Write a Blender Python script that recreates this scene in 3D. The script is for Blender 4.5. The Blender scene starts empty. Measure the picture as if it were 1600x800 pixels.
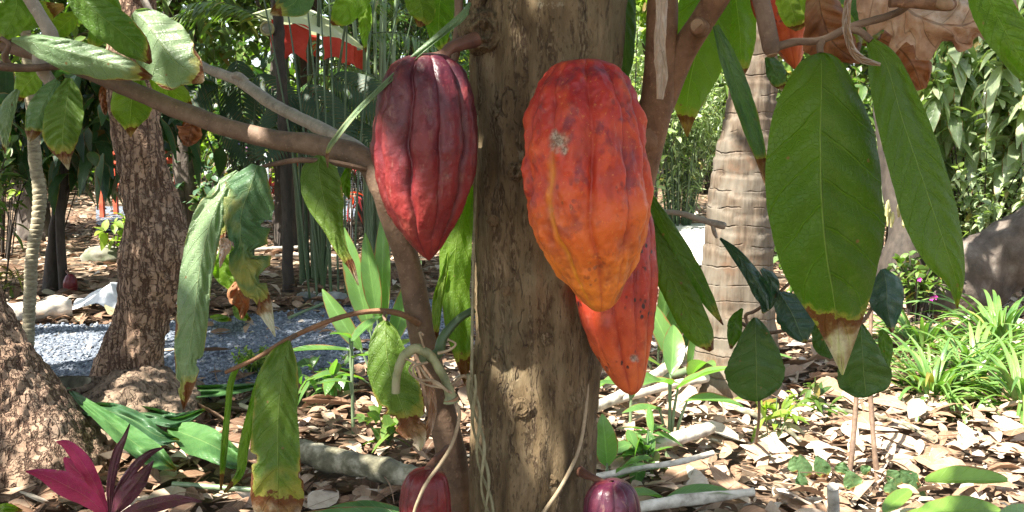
import bpy, math, random
import numpy as np
SC = bpy.context.scene
COL = SC.collection
rng = np.random.default_rng(7)
random.seed(7)
# ------------------------------------------------------------------ camera frame
CAMZ, PITCH, F = 1.2, math.radians(8.0), 1386.0      # photo pixels 1600 x 800
CP, SP = math.cos(PITCH), math.sin(PITCH)
def PY(px, py, Y):
    """the world point seen at photo pixel px,py that stands Y metres in front"""
    a = (np.asarray(px, float) - 800) / F; b = (400 - np.asarray(py, float)) / F
    dy = CP + b * SP; dz = -SP + b * CP
    d = np.asarray(Y, float) / dy
    return np.stack(np.broadcast_arrays(a * d, dy * d, CAMZ + dz * d), -1)
def G(px, py, z=0.0):
    a = (px - 800) / F; b = (400 - py) / F
    dy = CP + b * SP; dz = -SP + b * CP
    d = (z - CAMZ) / dz
    return np.array([a * d, dy * d, z])
def project(p):
    p = np.asarray(p, float); q = p - np.array([0, 0, CAMZ])
    fw = q[..., 1] * CP - q[..., 2] * SP; up = q[..., 1] * SP + q[..., 2] * CP
    return 800 + F * q[..., 0] / fw, 400 - F * up / fw, fw
SUN = np.array([-0.50, -0.38, 0.86]); SUN = SUN / np.linalg.norm(SUN)
# ------------------------------------------------------------------ noise
def _h(i, j, k, s):
    n = (i * 374761393 + j * 668265263 + k * 2147483647 + s * 1274126177) & 0xffffffff
    n = ((n ^ (n >> 13)) * 1274126177) & 0xffffffff
    n = ((n ^ (n >> 16)) * 2246822519) & 0xffffffff
    return ((n ^ (n >> 15)) & 0xffff) / 32767.5 - 1
def vnoise(p, s=0):
    p = np.asarray(p, float); i = np.floor(p).astype(np.int64); f = p - i; f = f * f * (3 - 2 * f)
    r = 0
    for a in (0, 1):
        for b in (0, 1):
            for c in (0, 1):
                w = (f[..., 0] if a else 1 - f[..., 0]) * (f[..., 1] if b else 1 - f[..., 1]) * (f[..., 2] if c else 1 - f[..., 2])
                r = r + w * _h(i[..., 0] + a, i[..., 1] + b, i[..., 2] + c, s)
    return r
def fbm(p, s=0, o=3):
    r = 0; a = 1.0; p = np.asarray(p, float)
    for k in range(o):
        r = r + a * vnoise(p, s + k); p = p * 2.07; a *= .5
    return r
def smooth(pts, n):
    """Catmull-Rom through rows of pts, n samples"""
    P = np.asarray(pts, float)
    if len(P) == 2:
        t = np.linspace(0, 1, n)[:, None]; return P[0] * (1 - t) + P[1] * t
    seg = np.linalg.norm(np.diff(P[:, :2], axis=0), axis=1) + 1e-9
    T = np.concatenate([[0], np.cumsum(seg)]); T /= T[-1]
    Q = np.vstack([2 * P[0] - P[1], P, 2 * P[-1] - P[-2]])
    out = []
    for t in np.linspace(0, 1, n):
        i = min(max(np.searchsorted(T, t, 'right') - 1, 0), len(P) - 2)
        u = (t - T[i]) / (T[i + 1] - T[i] + 1e-12)
        a, b, c, d = Q[i], Q[i + 1], Q[i + 2], Q[i + 3]
        out.append(.5 * (2 * b + (c - a) * u + (2 * a - 5 * b + 4 * c - d) * u * u + (3 * b - a - 3 * c + d) * u ** 3))
    return np.array(out)
def unit(v):
    v = np.asarray(v, float); return v / (np.linalg.norm(v, axis=-1, keepdims=True) + 1e-12)
# ------------------------------------------------------------------ mesh building
class MB:
    def __init__(s):
        s.v = []; s.f = []; s.uv = []; s.at = {}; s.n = 0; s.cnt = []
    def add(s, v, f, uv=None, **at):
        v = np.asarray(v, float).reshape(-1, 3); m = len(v)
        s.v.append(v); s.uv.append(np.zeros((m, 2)) if uv is None else np.asarray(uv, float).reshape(-1, 2))
        for k in set(list(at) + list(s.at)):
            if k not in s.at: s.at[k] = [np.zeros(c) for c in s.cnt]
            a = at.get(k, 0.0); s.at[k].append(np.broadcast_to(np.asarray(a, float).reshape(-1) if np.ndim(a) else a, (m,)).astype(float))
        s.cnt.append(m)
        s.f.append(np.asarray(f, np.int64) + s.n); s.n += m
        return s
    def build(s, name, mat, parent=None, flat=False, label=None):
        V = np.vstack(s.v); UV = np.vstack(s.uv); o = org(parent)
        me = bpy.data.meshes.new(name)
        V = V - o
        nq = sum(len(f) for f in s.f); 
        lens = np.concatenate([np.full(len(f), f.shape[1]) for f in s.f]); loops = np.concatenate([f.reshape(-1) for f in s.f])
        me.vertices.add(len(V)); me.vertices.foreach_set('co', V.reshape(-1))
        me.loops.add(len(loops)); me.loops.foreach_set('vertex_index', loops.astype(np.int32))
        me.polygons.add(len(lens)); st = np.concatenate([[0], np.cumsum(lens)[:-1]])
        me.polygons.foreach_set('loop_start', st.astype(np.int32)); me.polygons.foreach_set('loop_total', lens.astype(np.int32))
        uvl = me.uv_layers.new(name='UVMap'); uvl.data.foreach_set('uv', UV[loops].reshape(-1).astype(np.float32))
        for k, a in s.at.items():
            at = me.attributes.new(k, 'FLOAT', 'POINT'); at.data.foreach_set('value', np.concatenate(a).astype(np.float32))
        me.update(calc_edges=True); me.validate()
        me.polygons.foreach_set('use_smooth', np.full(len(me.polygons), not flat))
        me.materials.append(mat)
        ob = bpy.data.objects.new(name, me); COL.objects.link(ob)
        if parent is not None: ob.parent = parent
        if label: ob['label'] = label
        return ob
def org(o):
    r = np.zeros(3)
    while o is not None:
        r += np.array(o.location); o = o.parent
    return r
def thing(name, loc, label, cat, group=None):
    o = bpy.data.objects.new(name, None); COL.objects.link(o); o.location = tuple(float(x) for x in loc)
    o.empty_display_size = .1; o['label'] = label; o['category'] = cat
    if group: o['group'] = group
    return o
def tag(o, label, cat, group=None, kind=None):
    if label: o['label'] = label
    if cat: o['category'] = cat
    if group: o['group'] = group
    if kind: o['kind'] = kind
    return o
def single(mb, name, mat, loc, label, cat, group=None, flat=False, kind=None):
    """a thing that is one mesh, origin at loc"""
    e = bpy.data.objects.new('tmp', None); e.location = tuple(float(x) for x in loc)
    ob = mb.build(name, mat, e, flat=flat); ob.parent = None; ob.location = e.location
    bpy.data.objects.remove(e)
    return tag(ob, label, cat, group, kind)
def gridfaces(n, m):
    i = np.arange(n - 1)[:, None] * m + np.arange(m - 1)[None]
    return np.stack([i, i + 1, i + m + 1, i + m], -1).reshape(-1, 4)
def tube_arrays(pts, rad, nu=16, nv=None, bump=None, cap=True, ell=1.0):
    """pts: control points, rad: radii at them; smooth tube with seam column"""
    P = np.asarray(pts, float); R = np.broadcast_to(np.asarray(rad, float), (len(P),))
    nv = nv or max(4, 6 * len(P))
    S = smooth(np.hstack([P, R[:, None]]), nv) if len(P) > 2 else smooth(np.hstack([P, R[:, None]]), nv)
    C, r = S[:, :3], np.maximum(S[:, 3], 1e-4)
    T = unit(np.gradient(C, axis=0)); up = np.array([0, 0, 1.]) if abs(T[0, 2]) < .9 else np.array([0, 1., 0])
    X = np.zeros_like(C); x = unit(np.cross(up, T[0]))
    for i in range(nv):
        x = unit(x - T[i] * x.dot(T[i])); X[i] = x
    Yv = np.cross(T, X)
    th = np.linspace(0, 2 * np.pi, nu + 1)
    rr = np.repeat(r[:, None], nu + 1, 1)
    L = np.concatenate([[0], np.cumsum(np.linalg.norm(np.diff(C, axis=0), axis=1))])
    N = X[:, None] * np.cos(th)[None, :, None] + Yv[:, None] * np.sin(th)[None, :, None] * ell
    V = C[:, None] + N * rr[..., None]
    if bump is not None:
        V = V + N * bump(V, np.repeat(L[:, None], nu + 1, 1), th[None])[..., None]
        V[:, -1] = V[:, 0]
    uv = np.stack([np.repeat(th[None] / (2 * np.pi), nv, 0), np.repeat(L[:, None], nu + 1, 1)], -1)
    f = gridfaces(nv, nu + 1)
    V = V.reshape(-1, 3); uv = uv.reshape(-1, 2)
    return V, f, uv, C
def add_tube(mb, pts, rad, nu=12, nv=None, bump=None, cap=True, ell=1.0, **at):
    V, f, uv, C = tube_arrays(pts, rad, nu, nv, bump, ell=ell); mb.add(V, f, uv, **at)
    if cap:
        w = nu + 1; n = len(V) // w
        for row, c, rev in ((0, C[0], True), (n - 1, C[-1], False)):
            ring = V[row * w:row * w + nu]; cen = ring.mean(0)
            idx = np.arange(nu); nx = (idx + 1) % nu
            tri = np.stack([np.full(nu, nu), nx, idx] if rev else [np.full(nu, nu), idx, nx], -1)
            # concentric cap so that cut ends read as wood
            mb.add(np.vstack([ring, cen]), tri, np.vstack([np.tile([.5, 0.], (nu, 1)), [.5, 0.]]), **at)
    return mb
def tube(pts, rad, name, mat, parent, **k):
    return add_tube(MB(), pts, rad, **k).build(name, mat, parent)
def pxtube(pts, name, mat, parent, **k):
    """pts rows: px, py, Y, radius in photo pixels"""
    a = np.array(pts, float); W = PY(a[:, 0], a[:, 1], a[:, 2]); return tube(W, a[:, 3] * a[:, 2] / F, name, mat, parent, **k)
# ---- many small leaves at once
def leaf_arrays(P, D, N, L, W, droop=.3, fold=.25, nst=5, shape=1.0, curl=0.0):
    """P base, D direction, N normal (n,3); L,W (n,). returns verts,faces,uv (each leaf nst x 3)"""
    n = len(P); D = unit(D); S = unit(np.cross(D, N)); N = unit(np.cross(S, D))
    L = np.broadcast_to(L, (n,)); W = np.broadcast_to(W, (n,)); droop = np.broadcast_to(droop, (n,)); fold = np.broadcast_to(fold, (n,)); curl = np.broadcast_to(curl, (n,))
    t = np.linspace(0, 1, nst)
    w = np.sin(np.pi * np.clip(t, .02, .985) ** (0.8 * shape)) ** .8; w = w / w.max()
    V = np.zeros((n, nst, 3, 3))
    for i, ti in enumerate(t):
        c = P + D * (L * ti)[:, None] - np.array([0, 0, 1.]) * (droop * L * ti ** 2)[:, None] + N * (curl * L * ti * (1 - ti) * 2)[:, None]
        c = c * 1.0; shrink = 1 - .25 * np.minimum(droop, 1) * ti; c = P + (c - P) * shrink[:, None]
        for j, u in enumerate((-1, 0, 1)):
            hw = (W * .5 * w[i])[:, None]
            V[:, i, j] = c + S * hw * u * np.cos(fold)[:, None] + N * hw * abs(u) * np.sin(fold)[:, None]
    f0 = gridfaces(nst, 3); F_ = (f0[None] + (np.arange(n) * nst * 3)[:, None, None]).reshape(-1, 4)
    uv = np.stack(np.broadcast_arrays(np.array([0, .5, 1.])[None, None], t[None, :, None] + np.zeros((n, 1, 3))), -1)
    return V.reshape(-1, 3), F_, uv.reshape(-1, 2), nst * 3
def add_leaves(mb, P, D, N, L, W, rnd=None, **k):
    V, f, uv, m = leaf_arrays(P, D, N, L, W, **k)
    r = rng.random(len(P)) if rnd is None else rnd
    mb.add(V, f, uv, rnd=np.repeat(r, m)); return mb
def rdir(n, zb=0.0):
    d = rng.normal(size=(n, 3)); d[:, 2] += zb; return unit(d)
# ---- a single large world-space blade
def blade(mb, base, d, nrm, L, W, droop=.2, fold=.3, N=14, M=7, shape=1.0, twist=0.0, wav=.03, seed=0, tipdrop=0., rnd=.5, power=.8):
    d = unit(np.array(d, float)); nrm = np.array(nrm, float); s = unit(np.cross(d, nrm)); nrm = np.cross(s, d)
    t = np.linspace(0, 1, N); u = np.linspace(-1, 1, M)
    # curve: rotate direction downward progressively
    ang = droop * 1.6 * t ** 1.2
    down = -nrm
    dirs = d[None] * np.cos(ang)[:, None] + down[None] * np.sin(ang)[:, None]
    C = np.array(base, float) + np.vstack([np.zeros(3), np.cumsum((dirs[1:] + dirs[:-1]) / 2 * L / (N - 1), 0)])
    nn = unit(nrm[None] * np.cos(ang)[:, None] + d[None] * np.sin(ang)[:, None])
    w = np.sin(np.pi * np.clip(t, .015, .99) ** shape) ** power; w = w / w.max() * W / 2
    tw = twist * t
    S = s[None] * np.cos(tw)[:, None] + nn * np.sin(tw)[:, None]; NN = nn * np.cos(tw)[:, None] - s[None] * np.sin(tw)[:, None]
    wv = wav * W * vnoise(np.stack(np.broadcast_arrays(t[:, None] * 5 + seed, np.sign(u)[None] * 3.3, 0 * t[:, None]), -1), seed) * np.abs(u)[None]
    V = C[:, None] + S[:, None] * (w[:, None] * u[None] * math.cos(fold))[..., None] + NN[:, None] * (w[:, None] * np.abs(u)[None] ** 1.4 * math.sin(fold) + wv)[..., None]
    uv = np.stack(np.broadcast_arrays(.5 + .5 * u[None], t[:, None]), -1)
    mb.add(V.reshape(-1, 3), gridfaces(N, M), uv.reshape(-1, 2), rnd=rnd)
    return C
# ------------------------------------------------------------------ materials
class NT:
    def __init__(s, name):
        s.m = bpy.data.materials.new(name); s.m.use_nodes = True; s.t = s.m.node_tree; s.t.nodes.clear()
        s.out = s.n('ShaderNodeOutputMaterial')
    def n(s, typ, **k):
        x = s.t.nodes.new(typ)
        for a, b in k.items(): setattr(x, a, b)
        return x
    def put(s, sock, val):
        if isinstance(val, bpy.types.NodeSocket): s.t.links.new(val, sock)
        elif isinstance(val, (tuple, list)) and len(val) == 3 and sock.type == 'RGBA': sock.default_value = (*val, 1)
        else: sock.default_value = val
    def coord(s, kind='Object'): return s.n('ShaderNodeTexCoord').outputs[kind]
    def attr(s, name): return s.n('ShaderNodeAttribute', attribute_name=name).outputs['Fac']
    def scale(s, vec, sc):
        x = s.n('ShaderNodeVectorMath', operation='MULTIPLY'); s.put(x.inputs[0], vec); x.inputs[1].default_value = sc; return x.outputs[0]
    def vadd(s, a, b):
        x = s.n('ShaderNodeVectorMath', operation='ADD'); s.put(x.inputs[0], a); s.put(x.inputs[1], b); return x.outputs[0]
    def noise(s, vec, scale=5, detail=4, rough=.55, dist=0.0, col=False):
        x = s.n('ShaderNodeTexNoise'); s.put(x.inputs['Vector'], vec); s.put(x.inputs['Scale'], scale)
        x.inputs['Detail'].default_value = detail; x.inputs['Roughness'].default_value = rough; x.inputs['Distortion'].default_value = dist
        return x.outputs['Color' if col else 'Fac']
    def voro(s, vec, scale=5, feature='F1', out='Distance', rnd=1.0):
        x = s.n('ShaderNodeTexVoronoi', feature=feature); s.put(x.inputs['Vector'], vec); s.put(x.inputs['Scale'], scale); x.inputs['Randomness'].default_value = rnd
        return x.outputs[out]
    def math(s, op, a, b=0.0, c=None, clamp=False):
        x = s.n('ShaderNodeMath', operation=op, use_clamp=clamp); s.put(x.inputs[0], a); s.put(x.inputs[1], b)
        if c is not None: s.put(x.inputs[2], c)
        return x.outputs[0]
    def ss(s, v, a, b, x0=0.0, x1=1.0):
        x = s.n('ShaderNodeMapRange', interpolation_type='SMOOTHSTEP'); s.put(x.inputs[0], v)
        for i, q in enumerate((a, b, x0, x1)): x.inputs[i + 1].default_value = q
        return x.outputs[0]
    def ramp(s, v, stops):
        x = s.n('ShaderNodeValToRGB'); s.put(x.inputs[0], v); e = x.color_ramp.elements
        while len(e) < len(stops): e.new(.5)
        for q, (p, c) in zip(e, stops): q.position = p; q.color = (*c, 1)
        return x.outputs[0]
    def mix(s, f, a, b, typ='MIX'):
        x = s.n('ShaderNodeMixRGB', blend_type=typ); s.put(x.inputs[0], f); s.put(x.inputs[1], a); s.put(x.inputs[2], b); return x.outputs[0]
    def sep(s, v):
        x = s.n('ShaderNodeSeparateXYZ'); s.put(x.inputs[0], v); return x.outputs
    def comb(s, x_, y_, z_=0.0):
        x = s.n('ShaderNodeCombineXYZ'); s.put(x.inputs[0], x_); s.put(x.inputs[1], y_); s.put(x.inputs[2], z_); return x.outputs[0]
    def bump(s, h, strength=.5, dist=.01, prev=None):
        x = s.n('ShaderNodeBump'); s.put(x.inputs['Height'], h); x.inputs['Strength'].default_value = strength; x.inputs['Distance'].default_value = dist
        if prev is not None: s.put(x.inputs['Normal'], prev)
        return x.outputs[0]
    def pbr(s, col, rough=.6, nrm=None, spec=.5, trans=0.0, tcol=None, coat=0.0, emit=None):
        p = s.n('ShaderNodeBsdfPrincipled'); s.put(p.inputs['Base Color'], col); s.put(p.inputs['Roughness'], rough)
        p.inputs['Specular IOR Level'].default_value = spec; p.inputs['Coat Weight'].default_value = coat; p.inputs['Coat Roughness'].default_value = .25
        if nrm is not None: s.put(p.inputs['Normal'], nrm)
        o = p.outputs[0]
        if trans:
            t = s.n('ShaderNodeBsdfTranslucent'); s.put(t.inputs[0], tcol if tcol is not None else col)
            if nrm is not None: s.put(t.inputs['Normal'], nrm)
            x = s.n('ShaderNodeMixShader'); s.put(x.inputs[0], trans); s.t.links.new(o, x.inputs[1]); s.t.links.new(t.outputs[0], x.inputs[2]); o = x.outputs[0]
        s.t.links.new(o, s.out.inputs[0]); return s.m
def lerp(a, b, t): return tuple(a[i] * (1 - t) + b[i] * t for i in range(3))

def hero_leaf(name, c1, c2, K=9, edge=.96, tip=.93, yellow=.06, trans=.35, patch=.0, rough=.42, tipc=(.42, .36, .28), seedz=0., veinc=1.35):
    """large leaf: UV veins, scorched brown rim and tip, yellow halo between green and brown"""
    n = NT(name); uv = n.coord('UV'); s = n.sep(uv); ob = n.coord('Object')
    u = n.math('ABSOLUTE', n.math('SUBTRACT', n.math('MULTIPLY', s[0], 2.), 1.)); v = s[1]
    sgn = n.math('MULTIPLY', n.math('SIGN', n.math('SUBTRACT', s[0], .5)), .28)
    k = n.math('ADD', n.math('SUBTRACT', n.math('MULTIPLY', v, K), n.math('MULTIPLY', n.math('POWER', u, 1.25), K * .16)), sgn)
    wob = n.math('MULTIPLY', n.math('SUBTRACT', n.noise(ob, 25, 2), .5), .35); k = n.math('ADD', k, wob)
    fr = n.math('ABSOLUTE', n.math('SUBTRACT', n.math('FRACT', k), .5))            # .5 on a vein
    vein = n.ss(fr, .455, .5); mid = n.ss(u, .03, .008)
    sub = n.ss(n.voro(n.scale(ob, (1, 1, 1)), 230, 'DISTANCE_TO_EDGE'), .10, .0)
    nz = n.noise(n.vadd(ob, (seedz, 0, seedz)), 26, 5, .6); nz2 = n.noise(ob, 9, 3, .5); nz3 = n.noise(n.vadd(ob, (3, seedz, 1)), 70, 4, .65)
    green = n.mix(n.ss(nz2, .35, .65), c1, c2)
    green = n.mix(n.math('MULTIPLY', n.ss(nz3, .5, .75), .35), green, lerp(c2, (.2, .25, .08), .5))
    green = n.mix(n.math('MULTIPLY', vein, .5), green, tuple(min(.6, x * veinc) for x in c2))
    green = n.mix(n.math('MULTIPLY', mid, .6), green, tuple(min(.7, x * (veinc + .5)) for x in lerp(c2, (.16, .17, .07), .5)))
    green = n.mix(n.math('MULTIPLY', sub, .16), green, tuple(x * 1.5 for x in c2))
    # distance-like scorch coordinate : rim and tip
    e = n.math('ADD', u, n.math('MULTIPLY', n.math('SUBTRACT', nz, .5), 1.0))
    e = n.math('ADD', e, n.math('MULTIPLY', n.ss(v, .35, 1.), .22))
    tp = n.math('ADD', v, n.math('MULTIPLY', n.math('SUBTRACT', nz, .5), .42))
    sc1 = n.math('SUBTRACT', e, edge + .24); sc2 = n.math('MULTIPLY', n.math('SUBTRACT', tp, tip), 1.6)
    sc = n.math('MAXIMUM', sc1, sc2)
    if patch:
        pz = n.noise(n.vadd(ob, (seedz + 5, 2, 0)), 14, 4, .6); sc = n.math('MAXIMUM', sc, n.math('SUBTRACT', pz, 1 - patch))
    col = n.mix(n.ss(sc, -yellow - .03, -.005), green, lerp((.30, .25, .05), c2, .25))
    dead = n.ramp(n.noise(ob, 60, 4, .6), [(.25, (.10, .045, .02)), (.5, (.24, .13, .06)), (.8, tipc)])
    dead2 = n.mix(n.ss(sc, .04, .14), (.13, .045, .015), dead); dead2 = n.mix(n.ss(sc, .14, .3), dead2, tipc)
    col = n.mix(n.ss(sc, -.01, .012), col, dead2)
    # bite-like specks
    sp = n.ss(n.voro(n.vadd(ob, (seedz, 1, 0)), 62, 'F1'), .13, .07); col = n.mix(n.math('MULTIPLY', sp, n.ss(nz, .50, .56)), col, (.20, .12, .05))
    tc = n.mix(.55, col, (.22, .30, .02), 'MULTIPLY'); tc = n.mix(1.0, col, (1.6, 2.1, .55), 'MULTIPLY')
    h = n.math('ADD', n.math('MULTIPLY', vein, -.5), n.math('MULTIPLY', n.noise(ob, 140, 3), .35)); h = n.math('ADD', h, n.math('MULTIPLY', mid, -.7)); h = n.math('ADD', h, n.math('MULTIPLY', sub, -.15))
    return n.pbr(col, n.math('ADD', rough, n.math('MULTIPLY', nz3, .15)), n.bump(h, .75, .0028), spec=.38, trans=trans, tcol=tc)

def mass_leaf(name, cols, rough=.42, trans=.3, brown=.04, bright=1.0, stripe=.3):
    """many leaves in one mesh; each leaf its own tone by the attribute rnd"""
    n = NT(name); r = n.attr('rnd'); s = n.sep(n.coord('UV')); ob = n.coord('Object')
    cs = [tuple(x * bright for x in c) for c in cols]
    st = [(i / max(1, len(cs) - 1) * (1 - brown), c) for i, c in enumerate(cs)]
    if brown: st += [(1 - brown * .5, (.24, .20, .04)), (1.0, (.22, .10, .035))]
    col = n.ramp(r, st)
    nz = n.noise(ob, 12, 3, .6); col = n.mix(n.ss(nz, .3, .75, 0, .5), col, tuple(x * 1.35 for x in cs[-1]))
    u = n.math('ABSOLUTE', n.math('SUBTRACT', s[0], .5)); mid = n.ss(u, .05, .0)
    col = n.mix(n.math('MULTIPLY', mid, stripe), col, tuple(min(.5, x * 2.0) for x in cs[-1]))
    fr = n.math('ABSOLUTE', n.math('SUBTRACT', n.math('FRACT', n.math('SUBTRACT', n.math('MULTIPLY', s[1], 8.), n.math('MULTIPLY', u, 3.))), .5))
    vein = n.ss(fr, .42, .5)
    col = n.mix(n.math('MULTIPLY', vein, stripe * .6), col, tuple(min(.5, x * 1.6) for x in cs[-1]))
    edge = n.ss(n.math('ADD', u, n.math('MULTIPLY', nz, .3)), .60, .64); col = n.mix(edge, col, (.2, .12, .04))
    tc = n.mix(1.0, col, (1.6, 2.0, .55), 'MULTIPLY')
    return n.pbr(col, rough, n.bump(n.math('ADD', vein, nz), .3, .004), trans=trans, tcol=tc)

def simple(name, c1, c2=None, scale=20, rough=.6, bump=.3, bdist=.003, stretch=(1, 1, 1), spec=.5, trans=0.0, c3=None):
    n = NT(name); ob = n.scale(n.coord('Object'), stretch); nz = n.noise(ob, scale, 5, .6)
    c2 = c2 or tuple(x * 1.4 for x in c1)
    col = n.ramp(nz, [(.3, c1), (.7, c2)] if c3 is None else [(.3, c1), (.52, c2), (.72, c3)])
    return n.pbr(col, rough, n.bump(nz, bump, bdist), spec=spec, trans=trans)

def bark_cacao():
    n = NT('cacao_bark'); ob = n.coord('Object')
    w = n.vadd(ob, n.scale(n.noise(ob, 9, 3, col=True), (.02, .02, .02)))
    base = n.noise(n.scale(w, (1, 1, .3)), 55, 5, .6); fine = n.noise(n.scale(ob, (1, 1, .5)), 420, 3, .6)
    big = n.noise(ob, 6, 4, .6); big2 = n.noise(n.vadd(ob, (4, 4, 4)), 13, 4, .6)
    col = n.ramp(base, [(.30, (.066, .043, .022)), (.45, (.112, .078, .040)), (.58, (.160, .114, .062)), (.74, (.235, .175, .102))])
    band = n.noise(n.scale(w, (1, 1, .085)), 120, 3, .5)                        # upright bands in which the pits gather
    lane = n.ss(band, .49, .60)
    pn = n.noise(n.scale(w, (1, 1, .30)), 430, 3, .6, .3); pit = n.math('MULTIPLY', n.ss(pn, .50, .60), lane)
    pit = n.math('MAXIMUM', pit, n.math('MULTIPLY', n.ss(pn, .60, .68), .8))
    lip = n.math('MULTIPLY', n.ss(pn, .47, .42), lane)
    col = n.mix(n.math('MULTIPLY', lane, .22), col, (.10, .068, .042)); col = n.mix(n.math('MULTIPLY', lip, .30), col, (.33, .26, .165))
    col = n.mix(n.math('MULTIPLY', pit, .62), col, (.050, .030, .019))
    fis = n.ss(n.math('ABSOLUTE', n.math('SUBTRACT', n.noise(n.scale(n.vadd(w, (0, 0, 2)), (1, 1, .35)), 16, 4, .6), .5)), .010, .0); fis = n.math('MULTIPLY', fis, n.ss(big2, .48, .56))
    col = n.mix(n.math('MULTIPLY', fis, .7), col, (.04, .025, .018))
    col = n.mix(n.ss(big, .50, .66, 0, .3), col, n.mix(1., col, (.50, .42, .34), 'MULTIPLY'))
    col = n.mix(n.ss(big2, .52, .7, 0, .4), col, (.19, .165, .10))
    lich = n.ss(n.noise(n.vadd(ob, (2, 7, 5)), 21, 5, .7), .64, .68); col = n.mix(n.math('MULTIPLY', lich, .45), col, (.30, .27, .19))
    h = n.math('ADD', n.math('MULTIPLY', base, .8), n.math('MULTIPLY', fine, .3)); h = n.math('SUBTRACT', h, n.math('ADD', n.math('MULTIPLY', pit, .7), fis)); h = n.math('ADD', h, n.math('MULTIPLY', lip, .35))
    return n.pbr(col, .85, n.bump(h, .8, .003), spec=.25)
def bark_plates():
    n = NT('plated_bark'); ob = n.coord('Object')
    w = n.vadd(ob, n.scale(n.noise(ob, 12, 4, .65, col=True), (.03, .03, .12)))
    d1 = n.math('ABSOLUTE', n.math('SUBTRACT', n.noise(n.scale(w, (1, 1, .13)), 34, 3, .5), .5))
    d2 = n.math('ABSOLUTE', n.math('SUBTRACT', n.noise(n.vadd(n.scale(w, (.45, .45, 1.1)), (5, 0, 3)), 34, 3, .55), .5))
    d = n.math('MINIMUM', n.math('MULTIPLY', d1, 2.2), n.math('ADD', n.math('MULTIPLY', d2, 2.6), .03)); cell = n.noise(n.scale(w, (1, 1, .4)), 30, 2, col=True)
    fine = n.noise(n.scale(ob, (1, 1, .5)), 120, 4, .6)
    plate = n.ss(n.math('ADD', d, n.math('MULTIPLY', n.math('SUBTRACT', fine, .5), .10)), .0, .15)
    base = n.mix(n.ss(n.sep(cell)[0], .35, .65), (.20, .12, .078), (.31, .20, .13)); base = n.mix(n.ss(fine, .3, .7, 0, .5), base, (.33, .235, .165))
    base = n.mix(n.ss(n.noise(ob, 3.2, 4), .45, .7, 0, .5), base, (.25, .20, .15))
    col = n.mix(plate, (.07, .038, .024), base)
    h = n.math('ADD', n.math('MULTIPLY', plate, 1.), n.math('MULTIPLY', fine, .35))
    return n.pbr(col, .85, n.bump(h, .9, .009), spec=.25)
def bark_palm():
    n = NT('ringed_palm_bark'); ob = n.coord('Object'); s = n.sep(ob)
    z = n.math('ADD', n.math('MULTIPLY', s[2], 12.), n.math('MULTIPLY', n.noise(ob, 3.5, 4), 1.3))
    fr = n.math('FRACT', z); line = n.math('MULTIPLY', n.math('MAXIMUM', n.ss(fr, .07, .0), n.ss(fr, .95, 1.)), n.ss(n.noise(ob, 12, 4), .42, .60))
    st = n.noise(n.scale(ob, (1, 1, .12)), 60, 4, .6); bl = n.noise(ob, 7, 4, .6)
    col = n.ramp(st, [(.25, (.055, .037, .024)), (.5, (.115, .085, .058)), (.75, (.18, .14, .10))])
    col = n.mix(n.ss(bl, .42, .6, 0, .5), col, (.17, .155, .125)); col = n.mix(n.ss(n.noise(n.vadd(ob, (3, 0, 2)), 9, 5, .7), .55, .7, 0, .6), col, (.15, .085, .05))
    col = n.mix(n.math('MULTIPLY', line, .38), col, (.09, .06, .045))
    h = n.math('ADD', n.math('MULTIPLY', line, -1.), n.math('MULTIPLY', st, .4)); h = n.math('ADD', h, n.math('MULTIPLY', fr, .5))
    return n.pbr(col, .8, n.bump(h, .8, .012), spec=.3)
def twig_mat(name, c1, c2, ring=True):
    n = NT(name); ob = n.coord('Object'); a = n.noise(ob, 45, 5, .65); b = n.noise(ob, 260, 3, .6); u = n.sep(n.coord('UV'))
    col = n.ramp(a, [(.3, c1), (.7, c2)])
    col = n.mix(n.ss(b, .60, .70, 0, .4), col, tuple(min(.6, x * 1.7) for x in c2))
    col = n.mix(n.ss(n.noise(n.vadd(ob, (5, 5, 5)), 20, 5, .7), .6, .68, 0, .55), col, tuple(x * .35 for x in c1))
    if ring: col = n.mix(n.ss(n.noise(n.scale(n.comb(0., u[1], 0.), (1, 1, 1)), 55, 2), .62, .72, 0, .35), col, tuple(x * .45 for x in c1))
    return n.pbr(col, .72, n.bump(n.math('ADD', a, n.math('MULTIPLY', b, .5)), .6, .0022), spec=.35)
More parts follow.
